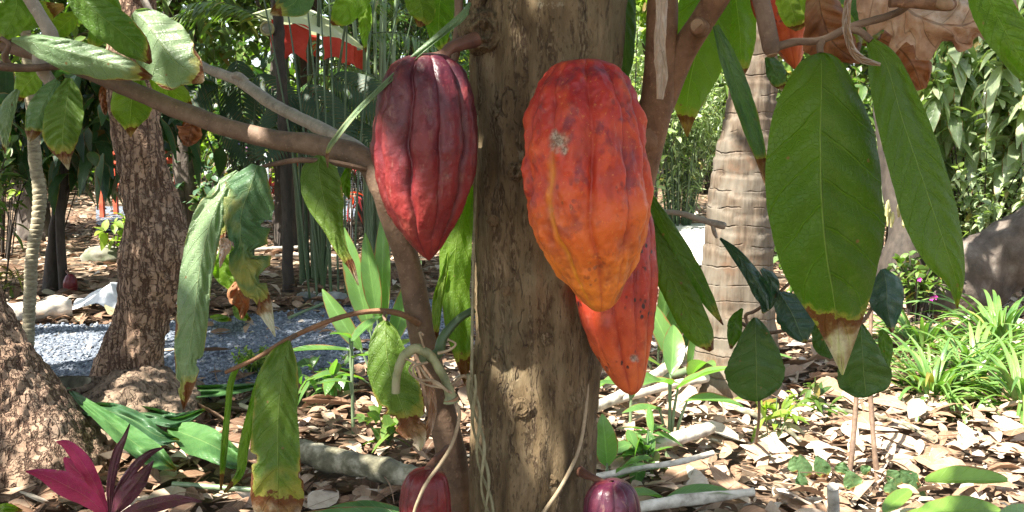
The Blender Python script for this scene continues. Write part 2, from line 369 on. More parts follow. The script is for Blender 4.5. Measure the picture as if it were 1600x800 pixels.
def pod_mat(name, top, midc, bot, dark, furr, mott=.5, wet=.35, line=None, freck=0.5, bloom=None, bright_tone=(.3, .05, .04)):
    n = NT(name); ob = n.coord('Object'); t = n.attr('along'); fu = n.attr('furrow'); fo = n.attr('scored'); sc = n.attr('scar'); ht = n.attr('lump')
    w = n.vadd(ob, n.scale(n.noise(ob, 30, 3, col=True), (.012, .012, .02)))
    a = n.noise(n.scale(w, (1, 1, .55)), 44, 5, .62, .4); b = n.noise(n.vadd(w, (1, 2, 3)), 22, 4, .6); c = n.noise(ob, 300, 3, .6)
    tt = n.math('ADD', t, n.math('MULTIPLY', n.math('SUBTRACT', b, .5), .45))
    col = n.ramp(tt, [(.10, top), (.48, midc), (.92, bot)])
    col = n.mix(n.ss(a, .45, .75, 0, mott * .6), col, bright_tone)
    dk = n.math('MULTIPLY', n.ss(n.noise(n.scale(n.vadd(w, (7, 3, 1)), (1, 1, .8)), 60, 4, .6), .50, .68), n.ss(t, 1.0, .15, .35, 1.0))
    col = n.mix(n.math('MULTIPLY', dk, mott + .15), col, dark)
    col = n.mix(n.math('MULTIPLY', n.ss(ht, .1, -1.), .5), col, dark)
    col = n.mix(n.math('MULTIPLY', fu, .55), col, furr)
    if line: col = n.mix(n.math('MULTIPLY', fo, n.ss(a, .25, .6, .25, .85)), col, line)
    if freck:
        v = n.math('MINIMUM', n.voro(n.scale(w, (1, 1, .75)), 150, 'F1'), n.math('MULTIPLY', n.voro(n.scale(w, (1, 1, .6)), 85, 'F1'), 1.5)); pr = n.noise(n.vadd(ob, (2, 2, 8)), 24, 3)
        col = n.mix(n.math('MULTIPLY', n.math('MULTIPLY', n.ss(v, .36, .22), n.ss(pr, .52, .62)), freck), col, (.035, .018, .02))
    if bloom:
        col = n.mix(n.math('MULTIPLY', n.ss(n.noise(n.vadd(ob, (8, 8, 2)), 26, 6, .75), .52, .72), bloom[0]), col, bloom[1])
    grit = n.mix(n.ss(n.noise(ob, 330, 4), .4, .6), (.20, .13, .09), (.42, .34, .26)); col = n.mix(sc, col, grit)
    col = n.mix(n.ss(c, .62, .70, 0, .25), col, tuple(min(.8, x * 1.6 + .05) for x in bot))
    rough = n.math('ADD', wet, n.math('MULTIPLY', n.ss(a, .3, .7), .2)); rough = n.math('ADD', rough, n.math('MULTIPLY', sc, .4))
    wr = n.math('ABSOLUTE', n.math('SUBTRACT', n.noise(n.scale(w, (1, 1, 1.3)), 75, 4, .6, .6), .5))
    col = n.mix(n.math('MULTIPLY', n.ss(ht, .15, 1.1), .45), col, bright_tone)  # lump crests mix towards the brighter skin tone
    pore = n.ss(n.voro(ob, 420, 'F1'), .25, .05); col = n.mix(n.math('MULTIPLY', pore, .25), col, dark)
    fl = n.ss(n.noise(n.scale(w, (1, 1, .25)), 150, 4, .65), .58, .72); col = n.mix(n.math('MULTIPLY', fl, .22), col, (.36, .24, .17))
    h = n.math('ADD', n.math('ADD', n.math('MULTIPLY', a, .8), n.math('SUBTRACT', n.math('MULTIPLY', c, .16), n.math('MULTIPLY', pore, .12))), n.math('MULTIPLY', n.ss(wr, .0, .14), .10))
    return n.pbr(col, rough, n.bump(h, .40, .0028), spec=.42)
def bark_smooth():
    n = NT('mottled_bark'); ob = n.coord('Object'); w = n.vadd(ob, n.scale(n.noise(ob, 9, 4, .65, col=True), (.05, .05, .08)))
    st = n.noise(n.scale(w, (1, 1, .35)), 40, 5, .65); big = n.noise(ob, 5, 5, .65)
    cr = n.ss(n.math('ABSOLUTE', n.math('SUBTRACT', n.noise(n.scale(w, (1, 1, .22)), 26, 3, .5), .5)), .03, .0)
    col = n.ramp(st, [(.28, (.07, .045, .030)), (.5, (.15, .105, .072)), (.72, (.24, .18, .13))]); col = n.mix(n.ss(big, .45, .65, 0, .6), col, (.26, .19, .13))
    col = n.mix(n.math('MULTIPLY', cr, .75), col, (.07, .042, .028))
    return n.pbr(col, .88, n.bump(n.math('SUBTRACT', st, cr), .9, .010), spec=.2)
M = {}
M['mottled'] = bark_smooth()
M['cacao_bark'] = bark_cacao(); M['plates'] = bark_plates(); M['palm'] = bark_palm()
M['twig'] = twig_mat('brown_twig_bark', (.085, .052, .034), (.20, .13, .085))
M['twig_grey'] = twig_mat('grey_twig_bark', (.20, .17, .14), (.38, .33, .27))
M['twig_red'] = twig_mat('reddish_branch_bark', (.12, .056, .028), (.26, .14, .075))
M['dark_bark'] = simple('dark_stem_bark', (.022, .017, .013), (.06, .046, .034), 30, .85, .6, .01, (1, 1, .4))
M['heart'] = simple('cut_wood', (.19, .11, .06), (.36, .23, .13), 60, .8)
M['stick'] = simple('weathered_stick', (.22, .19, .15), (.46, .42, .35), 26, .85, .6, .006, c3=(.60, .56, .48))
M['log_dark'] = simple('mossy_log_bark', (.035, .032, .022), (.13, .12, .075), 14, .9, .8, .02, c3=(.40, .37, .28))
M['log_pale'] = simple('pale_log_bark', (.30, .26, .21), (.55, .50, .42), 12, .85, .5, .008)
M['rock'] = simple('grey_rock', (.07, .075, .07), (.19, .195, .18), 9, .9, .7, .02, c3=(.36, .35, .31))
M['rock_pale'] = simple('mossy_boulder', (.05, .07, .025), (.17, .16, .12), 5, .9, .7, .02, c3=(.32, .30, .25))
M['rock_tan'] = simple('tan_rock', (.24, .16, .12), (.42, .30, .23), 6, .9, .6, .02)
M['cloth'] = simple('white_cloth', (.62, .64, .67), (.78, .79, .80), 30, .8, .2, .004)
M['vine_green'] = simple('green_vine', (.10, .11, .05), (.24, .25, .12), 90, .6, .5, .003, (1, 1, .4), c3=(.30, .27, .17))
M['vine_tan'] = simple('tan_vine', (.20, .14, .08), (.38, .30, .19), 80, .7, .4, .002)
M['vine_olive'] = simple('olive_vine', (.13, .12, .06), (.28, .26, .15), 80, .65, .4, .002)
M['cane'] = simple('green_cane', (.03, .06, .022), (.075, .12, .05), 25, .4, .2, .002, (1, 1, .15))
M['cane_pale'] = simple('pale_green_cane', (.10, .15, .075), (.20, .26, .14), 25, .4, .2, .002, (1, 1, .15))
def litter_mat():
    n = NT('dry_leaf'); r = n.attr('rnd'); ob = n.coord('Object'); s = n.sep(n.coord('UV'))
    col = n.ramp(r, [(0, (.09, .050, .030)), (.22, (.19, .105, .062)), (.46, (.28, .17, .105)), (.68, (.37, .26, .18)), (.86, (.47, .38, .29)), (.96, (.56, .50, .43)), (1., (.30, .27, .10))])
    nz = n.noise(ob, 30, 4, .6); col = n.mix(n.ss(nz, .4, .7, 0, .45), col, n.mix(1., col, (.5, .45, .4), 'MULTIPLY'))
    u = n.math('ABSOLUTE', n.math('SUBTRACT', s[0], .5)); mid = n.ss(u, .05, 0.)
    fr = n.math('ABSOLUTE', n.math('SUBTRACT', n.math('FRACT', n.math('SUBTRACT', n.math('MULTIPLY', s[1], 9.), n.math('MULTIPLY', u, 4.))), .5))
    col = n.mix(n.math('MULTIPLY', n.math('MAXIMUM', mid, n.ss(fr, .44, .5)), .35), col, (.5, .42, .30))
    return n.pbr(col, .75, n.bump(nz, .5, .004), spec=.3, trans=.12)
M['litter'] = litter_mat()
def dry_mat(name, a, b, c):
    n = NT(name); ob = n.coord('Object'); s = n.sep(n.coord('UV')); nz = n.noise(ob, 28, 5, .65); nb = n.noise(n.vadd(ob, (3, 3, 3)), 90, 4, .65)
    col = n.ramp(nz, [(.32, a), (.5, b), (.68, c)]); u = n.math('ABSOLUTE', n.math('SUBTRACT', s[0], .5))
    fr = n.math('ABSOLUTE', n.math('SUBTRACT', n.math('FRACT', n.math('SUBTRACT', n.math('MULTIPLY', s[1], 9.), n.math('MULTIPLY', u, 3.))), .5))
    vein = n.math('MAXIMUM', n.ss(fr, .465, .5), n.ss(u, .025, .008)); col = n.mix(n.math('MULTIPLY', vein, .5), col, tuple(x * .35 for x in a))
    col = n.mix(n.ss(nb, .6, .72, 0, .5), col, tuple(x * .4 for x in a))
    return n.pbr(col, .7, n.bump(n.math('ADD', nb, vein), .6, .003), trans=.3, tcol=n.mix(1., col, (1.7, 1.15, .7), 'MULTIPLY'))
M['dry_brown'] = dry_mat('dry_brown_leaf', (.26, .15, .09), (.42, .29, .20), (.60, .52, .43))
M['dry_pale'] = dry_mat('dry_pale_leaf', (.38, .30, .22), (.52, .44, .35), (.62, .57, .50))
M['dry_rust'] = dry_mat('dry_rusty_leaf', (.15, .06, .025), (.27, .12, .05), (.36, .2, .10))
M['soil'] = None
def soil_mat():
    n = NT('leafy_soil'); ob = n.coord('Object')
    a = n.noise(ob, 5, 5, .65); v = n.voro(ob, 16, 'F1', 'Color'); vd = n.voro(ob, 16, 'F1')
    col = n.ramp(n.sep(v)[0], [(0, (.05, .032, .022)), (.4, (.15, .095, .06)), (.75, (.28, .19, .12)), (1, (.4, .33, .24))])
    col = n.mix(n.ss(a, .4, .62), col, (.06, .045, .032)); 
    return n.pbr(col, .95, n.bump(n.math('ADD', vd, a), .8, .03), spec=.1)
M['soil'] = soil_mat()
def gravel_mat():
    n = NT('blue_grey_gravel'); ob = n.coord('Object'); v = n.voro(ob, 60, 'F1', 'Color'); d = n.voro(ob, 60, 'F1'); d2 = n.voro(ob, 60, 'DISTANCE_TO_EDGE')
    col = n.ramp(n.sep(v)[0], [(0, (.07, .085, .11)), (.5, (.135, .16, .20)), (1, (.25, .28, .33))]); col = n.mix(n.ss(d2, .1, 0.), col, (.05, .055, .06))
    return n.pbr(col, .85, n.bump(n.math('SUBTRACT', 1., d), .8, .012), spec=.3)
M['gravel'] = gravel_mat()
def stone_mat():
    n = NT('gravel_chip'); r = n.attr('rnd'); nz = n.noise(n.coord('Object'), 90, 3)
    col = n.ramp(r, [(0, (.08, .095, .12)), (.5, (.15, .175, .215)), (.9, (.26, .29, .34)), (1, (.36, .33, .28))]); col = n.mix(n.ss(nz, .3, .7, 0, .4), col, (.12, .13, .14))
    return n.pbr(col, .8, None, spec=.3)
M['chip'] = stone_mat()
GR = (.035, .085, .022); GY = (.10, .16, .025); GB = (.035, .085, .05); GD = (.018, .045, .018); GL = (.09, .17, .04)
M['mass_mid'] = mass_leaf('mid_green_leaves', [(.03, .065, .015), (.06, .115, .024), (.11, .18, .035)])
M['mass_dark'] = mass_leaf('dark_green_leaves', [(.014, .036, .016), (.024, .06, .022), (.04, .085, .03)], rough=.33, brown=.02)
M['split'] = mass_leaf('split_leaves', [(.010, .032, .012), (.022, .055, .020)], rough=.55, brown=0, trans=.2)
M['mass_lime'] = mass_leaf('lime_green_leaves', [(.08, .15, .02), (.15, .23, .03), (.22, .30, .045)], trans=.42)
M['mass_blue'] = mass_leaf('blue_green_leaves', [(.03, .075, .04), (.06, .12, .07), (.10, .17, .10)], rough=.33)
M['mass_pale'] = mass_leaf('pale_glossy_leaves', [(.09, .15, .06), (.19, .26, .12), (.34, .40, .24)], rough=.25, brown=.05)
M['mass_yell'] = mass_leaf('yellowing_leaves', [(.06, .12, .02), (.13, .17, .03), (.26, .22, .04)], brown=.12)
M['strap'] = mass_leaf('strap_leaves', [(.05, .12, .03), (.09, .18, .045), (.15, .26, .07)], rough=.33, brown=.03)
M['fleshy'] = mass_leaf('fleshy_leaves', [(.10, .19, .035), (.16, .27, .05)], rough=.3, brown=0, trans=.3, stripe=.15)
M['ginger'] = mass_leaf('ginger_leaves', [(.05, .12, .03), (.075, .165, .045), (.12, .22, .06)], rough=.3, brown=.0, stripe=.35, trans=.4)
M['ginger_blue'] = mass_leaf('bluish_ginger_leaves', [(.05, .12, .055), (.08, .16, .08)], rough=.35, brown=.0, trans=.35)
# ------------------------------------------------------------------ foreground : cacao trees, pods, hanging leaves
H = {}
H['big'] = hero_leaf('leaf_deep_green', (.065, .130, .008), (.090, .165, .012), K=7, edge=1.12, tip=.80, trans=.45, tipc=(.52, .43, .36), rough=.38, yellow=.03)
H['long'] = hero_leaf('leaf_long_green', (.085, .155, .012), (.115, .20, .018), K=10, edge=1.05, tip=.985, trans=.42, yellow=.05)
H['lime'] = hero_leaf('leaf_lime', (.09, .17, .015), (.15, .24, .025), K=7, edge=.98, tip=.90, trans=.5, tipc=(.20, .09, .04), yellow=.10)
H['lime2'] = hero_leaf('leaf_yellow_green', (.11, .18, .02), (.20, .27, .035), K=7, edge=.97, tip=.86, trans=.5, tipc=(.30, .15, .07), yellow=.12, seedz=3.)
H['bluish'] = hero_leaf('leaf_bluish', (.06, .13, .045), (.11, .19, .08), K=8, edge=.90, tip=.84, trans=.28, yellow=.10, seedz=1.7, tipc=(.50, .46, .42))
H['bluish2'] = hero_leaf('leaf_bluish_torn', (.05, .115, .05), (.10, .175, .08), K=9, edge=.86, tip=.74, trans=.28, yellow=.16, seedz=6.1, tipc=(.50, .46, .42), patch=.33)
H['grey'] = hero_leaf('leaf_grey_green', (.12, .19, .09), (.20, .27, .15), K=9, edge=.90, tip=.90, trans=.25, yellow=.10, seedz=2.2, tipc=(.52, .48, .42), rough=.35)
H['mid'] = hero_leaf('leaf_mid_scorched', (.065, .125, .014), (.105, .175, .024), K=8, edge=.88, tip=.80, trans=.3, yellow=.16, seedz=4.4, tipc=(.46, .38, .30))
H['mid2'] = hero_leaf('leaf_mid_green', (.055, .12, .014), (.09, .165, .022), K=8, edge=1.0, tip=.93, trans=.32, yellow=.08, seedz=8.4, tipc=(.2, .09, .04))
H['dark'] = hero_leaf('leaf_dark', (.04, .085, .014), (.06, .115, .02), K=6, edge=1.1, tip=1.05, trans=.22, yellow=.03, seedz=5.)
H['darkblue'] = hero_leaf('leaf_dark_bluish', (.018, .05, .032), (.05, .10, .07), K=7, edge=1.1, tip=.98, trans=.2, yellow=.03, rough=.3)
NLEAF = [0]
def hleaf(parent, pts, mat, tl=.25, tr=.25, N=52, Mm=19, puck=.0010, edge=.05, K=8, arch=0., label=None, stalk=None, stalkmat=None, srad=2.5, name='leaf', wave=.006, scallop=0., bites=()):
    NLEAF[0] += 1; sd = NLEAF[0] * 7
    S = smooth(pts, N); t = np.linspace(0, 1, N); T = np.gradient(S[:, :2], axis=0); T = T / (np.linalg.norm(T, axis=1, keepdims=True) + 1e-9)
    pr = np.stack([-T[:, 1] * -1, -T[:, 0]], -1) if False else np.stack([T[:, 1], -T[:, 0]], -1)
    u = np.linspace(-1, 1, Mm); A, U = np.meshgrid(t, u, indexing='ij')
    W = np.where(U < 0, np.maximum(S[:, 3:4], .15), np.maximum(S[:, 4:5], .15))
    sgn = np.sign(U)
    en = 1 + edge * fbm(np.stack([A * 11, sgn * 5.1, A * 0 + sd], -1), sd, 3) + scallop * np.abs(np.sin(A * np.pi * K * 1.5)) 
    Wn = W * (1 + (en - 1) * np.abs(U))
    for (bv, bs, bd, bw) in bites: Wn = Wn * (1 - np.where(sgn == bs, bd, 0) * np.clip(1.4 - (np.abs(A - bv) / bw) ** 2 + .5 * vnoise(np.stack([A * 60, U * 9, A * 0 + sd], -1), sd), 0, 1))
    px = S[:, 0:1] + pr[:, 0:1] * U * Wn; py = S[:, 1:2] + pr[:, 1:2] * U * Wn
    Y0 = S[:, 2:3]; ww = Wn * Y0 / F
    k = A * K - np.abs(U) ** 1.25 * K * .16 + np.where(U < 0, -.28, .28)
    env = np.clip(np.abs(U) * (1 - np.abs(U)) * 4, 0, 1) ** .6 * np.clip(np.sin(np.pi * A), 0, 1) ** .4
    Y = Y0 + np.where(U < 0, tl, tr) * np.abs(U) * ww + arch * (U ** 2) * ww + puck * np.cos(2 * np.pi * k) * env
    Y = Y + wave * fbm(np.stack([A * 4.0, U * 1.6, A * 0 + sd * 1.3], -1), sd + 3, 2) * (np.abs(U) + .2)
    V = PY(px, py, Y)
    uv = np.stack([.5 + .5 * U, A], -1)
    mb = MB().add(V.reshape(-1, 3), gridfaces(N, Mm), uv.reshape(-1, 2))
    ob = mb.build(name, mat, parent, label=label)
    if stalk:
        a = np.array(stalk, float); w = PY(a[:, 0], a[:, 1], a[:, 2])
        tube(w, np.linspace(srad * 1.25, srad, len(a)) * a[0, 2] / F, 'stalk', stalkmat or M['twig'], ob, nu=8)
    return ob

def knobbly(amp, fx=30, fz=9, s=0):
    def f(V, L, th):
        return amp * fbm(V * np.array([fx, fx, fz]), s, 3)
    return f
# ---- the main cacao tree -------------------------------------------------
TY = 1.0
tb = PY(828, 800, TY); tt = PY(858, 0, TY)
def tx(z): return np.interp(z, [0, tb[2], tt[2], 3.0], [tb[0] - .01, tb[0], tt[0], tt[0] + .10])
main = thing('cacao_tree', (tx(0), TY, 0), 'thick brown cacao trunk in the middle with the big pods and hanging leaves', 'tree')
zz = [-.15, 0.02, .15, .4, .66, .8, 1.0, 1.2, 1.34, 1.7, 2.2, 2.7]
rad = [.16, .13, .098, .079, .0725, .0715, .072, .0765, .083, .078, .07, .05]
def trunk_bump(V, L, th):
    x = .0022 * fbm(V * np.array([120, 120, 26]), 13, 2) + .0035 * fbm(V * np.array([55, 55, 11]), 3, 3) + .005 * fbm(V * np.array([9, 9, 5]), 9, 2)
    # a long scarred seam low on the right and a shallow hollow behind the red pod
    x = x - .006 * np.exp(-((th - 5.35) / .10) ** 2) * np.exp(-((V[..., 2] - .84) / .09) ** 2)
    return x
tr = MB(); add_tube(tr, [(tx(z), TY, z) for z in zz], rad, nu=128, nv=520, bump=trunk_bump)
tr.build('trunk', M['cacao_bark'], main)
def lumpknot(px, py, Y, r, sq, mat, seed, parent, name='knot', ring=True, rot=(1, 0, 0)):
    """a knot: bulging rings of bark round a torn centre"""
    c = PY(px, py, Y); n, m = 30, 36
    th = np.linspace(0, 2 * np.pi, m)[None]; a = np.linspace(0, 1, n)[:, None]
    R = r * (a) * (1 + .16 * fbm(np.stack(np.broadcast_arrays(np.cos(th) * 2, np.sin(th) * 2, a * 0 + seed), -1), seed))
    hgt = sq * r * (np.cos(a * np.pi / 2) ** .6 - .75 * np.exp(-(a / .30) ** 2) + .07 * np.sin(a * 20) + .15 * fbm(np.stack(np.broadcast_arrays(np.cos(th) * a * 5, np.sin(th) * a * 5, a * 0 + seed), -1), seed + 2))
    V = c + np.stack([R * np.cos(th), -hgt + a * 0 * th, R * np.sin(th)], -1)
    MB().add(V.reshape(-1, 3), gridfaces(n, m), np.stack(np.broadcast_arrays(th / 6.28, a), -1).reshape(-1, 2)).build(name, mat, parent)
lumpknot(757, 50, .955, .026, 1.0, M['cacao_bark'], 4, main)
lumpknot(765, 10, .965, .022, .8, M['cacao_bark'], 14, main)
lumpknot(805, 268, .931, .010, .6, M['cacao_bark'], 24, main)
lumpknot(792, 180, .938, .012, .35, M['cacao_bark'], 34, main)
lumpknot(815, 640, .930, .013, .25, M['cacao_bark'], 44, main)
lumpknot(886, 632, .942, .012, .25, M['cacao_bark'], 54, main)
lumpknot(820, 690, .932, .010, .2, M['cacao_bark'], 64, main)
for i, (x, y, yy, r_) in enumerate([(790, 455, .932, .006), (855, 530, .931, .007), (775, 560, .936, .005), (800, 60, .932, .008), (880, 40, .932, .009), (930, 30, .95, .008), (860, 750, .932, .008), (770, 345, .938, .006)]): lumpknot(x, y, yy, r_, .22, M['cacao_bark'], 70 + i, main)
# big forked limb on the right rising from behind the orange pod
pxtube([(905, 620, 1.07, 24), (948, 450, 1.06, 26), (992, 300, 1.03, 25), (1020, 190, 1.01, 26), (1030, 120, 1.0, 25), (1036, 0, .99, 23), (1040, -160, .99, 20), (1030, -420, 1.02, 14)], 'branch', M['twig_red'], main, nu=28, nv=90, bump=knobbly(.0012))
pxtube([(1012, 225, 1.02, 16), (1035, 160, 1.01, 21), (1062, 92, 1.0, 21), (1098, 30, .98, 20), (1135, -30, .96, 19), (1230, -180, .94, 15), (1400, -420, .9, 9)], 'branch', M['twig_red'], main, nu=28, nv=90, bump=knobbly(.0012, s=5))
pxtube([(1094, 44, .965, 15), (1090, 40, .952, 14), (1089, 39, .950, 9)], 'cut_stub', M['twig_red'], main, nu=20, nv=16, bump=knobbly(.001, 60, 60))
pxtube([(1090, 40, .953, 10.5), (1089, 39.5, .9485, 9.5)], 'stub_face', M['heart'], main, nu=20, nv=4)
pxtube([(1000, 205, 1.01, 27), (1003, 215, 1.01, 28.5), (997, 222, 1.012, 27)], 'bark_ring', M['twig_red'], main, nu=28, nv=14)
# twigs on the right carrying the large leaves
pxtube([(1150, -120, .80, 15), (1186, -10, .79, 13), (1200, 50, .785, 13), (1206, 78, .783, 13), (1207, 84, .783, 10)], 'branch', M['twig'], main, nu=20, nv=40, bump=knobbly(.0006, 70, 30))
pxtube([(1206, 80, .783, 10), (1207, 87, .782, 8)], 'stub_face', M['heart'], main, nu=16, nv=4)
pxtube([(1207, 76, .785, 7), (1240, 66, .78, 6), (1285, 62, .77, 5.5), (1330, 42, .76, 6), (1390, 24, .75, 6), (1420, 4, .74, 7), (1450, -60, .74, 8)], 'twig', M['twig'], main, nu=12, nv=50, bump=knobbly(.0005, 90, 60))
pxtube([(1390, 5, .72, 8), (1440, 3, .72, 10), (1482, 4, .72, 12), (1490, 2, .72, 8)], 'twig', M['twig_red'], main, nu=14, nv=30, bump=knobbly(.0008, 70, 60))
pxtube([(1465, 3, .708, 8), (1478, 6, .705, 10), (1486, 8, .708, 6)], 'cut_stub', M['heart'], main, nu=14, nv=12)
pxtube([(716, -220, .99, 7), (714, -80, .97, 7), (717, 20, .965, 6.5), (712, 80, .962, 7), (709, 96, .96, 5)], 'twig', M['twig'], main, nu=12, nv=30, bump=knobbly(.0004, 70, 40))
pxtube([(1010, 330, .99, 4), (1060, 333, .98, 4.5), (1100, 345, .97, 5), (1128, 352, .965, 6), (1134, 354, .964, 4)], 'twig', M['twig_grey'], main, nu=10, nv=30, bump=knobbly(.0004, 80, 80))
pxtube([(1112, 346, .968, 3), (1116, 362, .965, 3.5), (1120, 372, .963, 2)], 'twig', M['twig_grey'], main, nu=8, nv=10)
# leaves on the right
bl = hleaf(main, [(1282, 82, .765, 3, 3), (1283, 92, .75, 30, 26), (1284, 130, .735, 55, 50), (1282, 200, .72, 80, 82), (1283, 300, .712, 86, 96), (1290, 390, .712, 76, 90), (1300, 450, .716, 58, 68), (1308, 505, .722, 33, 40), (1313, 550, .727, 15, 18), (1316, 586, .73, 1, 2)], H['big'], tl=.32, tr=.22, arch=.15, K=7, N=90, Mm=31, puck=.0021, edge=.02, stalk=[(1285, 62, .77), (1281, 72, .768), (1282, 84, .764)], srad=5, wave=.006,
    label='largest leaf, broad and dark green with a pale withered triangular tip')
hleaf(main, [(1360, 62, .75, 8, 6), (1385, 100, .74, 30, 22), (1408, 180, .72, 40, 38), (1435, 260, .705, 46, 40), (1462, 340, .70, 50, 36), (1482, 400, .70, 38, 26), (1494, 440, .705, 16, 13), (1496, 482, .71, 1, 1)], H['long'], tl=-.35, tr=.5, K=12, N=90, Mm=25, puck=.0009, edge=.02, stalk=[(1330, 45, .76), (1345, 50, .755), (1361, 64, .75)], srad=5, wave=.005,
    label='long narrow green leaf slanting beside the largest one')
hleaf(main, [(1520, -60, .62, 10, 10), (1545, 0, .61, 34, 30), (1572, 50, .60, 34, 34), (1603, 105, .60, 22, 26), (1625, 140, .60, 2, 2)], H['long'], tl=.3, tr=-.1, K=9, label='green leaf tip poking in at the upper corner')
hleaf(main, [(1112, -60, 1.06, 30, 25), (1100, 20, 1.06, 42, 44), (1086, 90, 1.06, 44, 46), (1076, 140, 1.06, 34, 34), (1073, 180, 1.06, 15, 16), (1074, 214, 1.06, 1, 1)], H['lime'], tl=.2, tr=.2, K=8, N=60, label='bright green leaf with a rusty pointed tip behind the fork')
hleaf(main, [(1145, -60, 1.1, 30, 30), (1150, 0, 1.1, 34, 34), (1156, 50, 1.1, 30, 26), (1158, 95, 1.1, 18, 16), (1157, 126, 1.1, 2, 1)], H['lime'], tl=.1, tr=.3, K=7)
hleaf(main, [(1118, 40, .95, 5, 5), (1136, 90, .94, 12, 15), (1158, 150, .93, 15, 17), (1180, 210, .92, 15, 12), (1192, 255, .92, 9, 7), (1200, 302, .92, 1, 1)], H['bluish'], tl=.9, tr=-.5, K=14, label='thin folded leaf seen almost edge on')
hleaf(main, [(1225, -30, .86, 18, 20), (1236, 10, .86, 22, 30), (1243, 34, .86, 18, 26), (1246, 48, .86, 4, 5)], H['lime2'], tl=.2, tr=.2, K=5)
hleaf(main, [(1200, 88, .95, 6, 6), (1210, 110, .95, 14, 16), (1218, 128, .95, 13, 12), (1224, 142, .95, 2, 2)], H['bluish'], K=5)
hleaf(main, [(1262, -20, .84, 20, 24), (1288, 20, .84, 30, 30), (1318, 60, .84, 34, 30), (1330, 95, .84, 10, 12)], H['lime2'], K=5)
hleaf(main, [(1330, -30, .88, 20, 20), (1345, 20, .88, 34, 36), (1362, 50, .88, 30, 28), (1375, 78, .88, 6, 6)], H['bluish'], K=5)
hleaf(main, [(974, -60, 1.13, 14, 14), (976, 20, 1.13, 18, 18), (978, 90, 1.13, 14, 12), (977, 130, 1.13, 3, 3)], H['dark'], K=8)
# dry dead leaves caught in the twigs
def dry(parent, pts, mat, **k): return hleaf(parent, pts, mat, puck=k.pop('puck', .003), edge=.10, wave=k.pop('wave', .012), **k)
dry(main, [(1276, -20, .83, 18, 20), (1286, 30, .82, 30, 36), (1302, 66, .82, 44, 34), (1322, 84, .82, 18, 26), (1345, 96, .82, 4, 4)], M['dry_rust'], tl=.4, tr=-.3, K=6, label='crumpled brown dead leaf caught in the twigs')
dry(main, [(1350, -60, .80, 20, 20), (1392, -10, .79, 60, 50), (1440, 28, .785, 74, 50), (1500, 40, .78, 44, 50), (1550, 20, .78, 26, 30), (1590, 8, .78, 8, 8)], M['dry_brown'], tl=.5, tr=.6, K=7, N=140, Mm=31, wave=.013, bites=[(.45, -1, .35, .03), (.6, -1, .5, .04), (.72, -1, .3, .02), (.35, -1, .3, .03)], label='wide papery brown dead leaf hanging across the top')
dry(main, [(1375, 60, .84, 20, 20), (1410, 80, .84, 44, 36), (1430, 110, .84, 34, 26), (1440, 140, .84, 6, 8)], M['dry_rust'], tl=.4, tr=.5, K=5)
dry(main, [(1330, -30, .70, 5, 5), (1322, 30, .70, 6, 7), (1328, 72, .70, 5, 8), (1346, 92, .70, 6, 6), (1376, 101, .70, 3, 3)], M['dry_pale'], tl=.5, tr=.5, K=8, label='curled pale strip of dry leaf')
dry(main, [(1036, -40, .93, 14, 12), (1033, 20, .93, 8, 9), (1030, 60, .93, 9, 10), (1036, 90, .93, 14, 5), (1034, 120, .93, 9, 10), (1031, 155, .93, 5, 5)], M['dry_pale'], tl=.7, tr=-.6, K=7, puck=.001, wave=.006, label='twisted pale dry leaf hanging by the limb')
# leaves right of the orange pod
hleaf(main, [(1008, 330, .97, 5, 5), (1030, 390, .95, 18, 18), (1052, 440, .94, 24, 24), (1078, 490, .94, 25, 24), (1098, 525, .94, 20, 18), (1112, 548, .94, 4, 4)], H['long'], tl=.2, tr=.4, K=11, label='narrow olive leaf with a crisp brown edge right of the orange pod')
hleaf(main, [(1010, 300, .98, 6, 6), (1034, 345, .96, 16, 13), (1062, 395, .95, 20, 17), (1090, 440, .95, 16, 14), (1112, 478, .95, 9, 8), (1130, 508, .95, 1, 1)], H['mid2'], tl=.5, tr=.1, K=12)
hleaf(main, [(1125, 372, .97, 2, 2), (1150, 396, .95, 9, 8), (1175, 430, .94, 12, 12), (1192, 460, .94, 13, 14), (1200, 485, .94, 3, 3)], H['darkblue'], tl=.5, tr=.3, K=8)
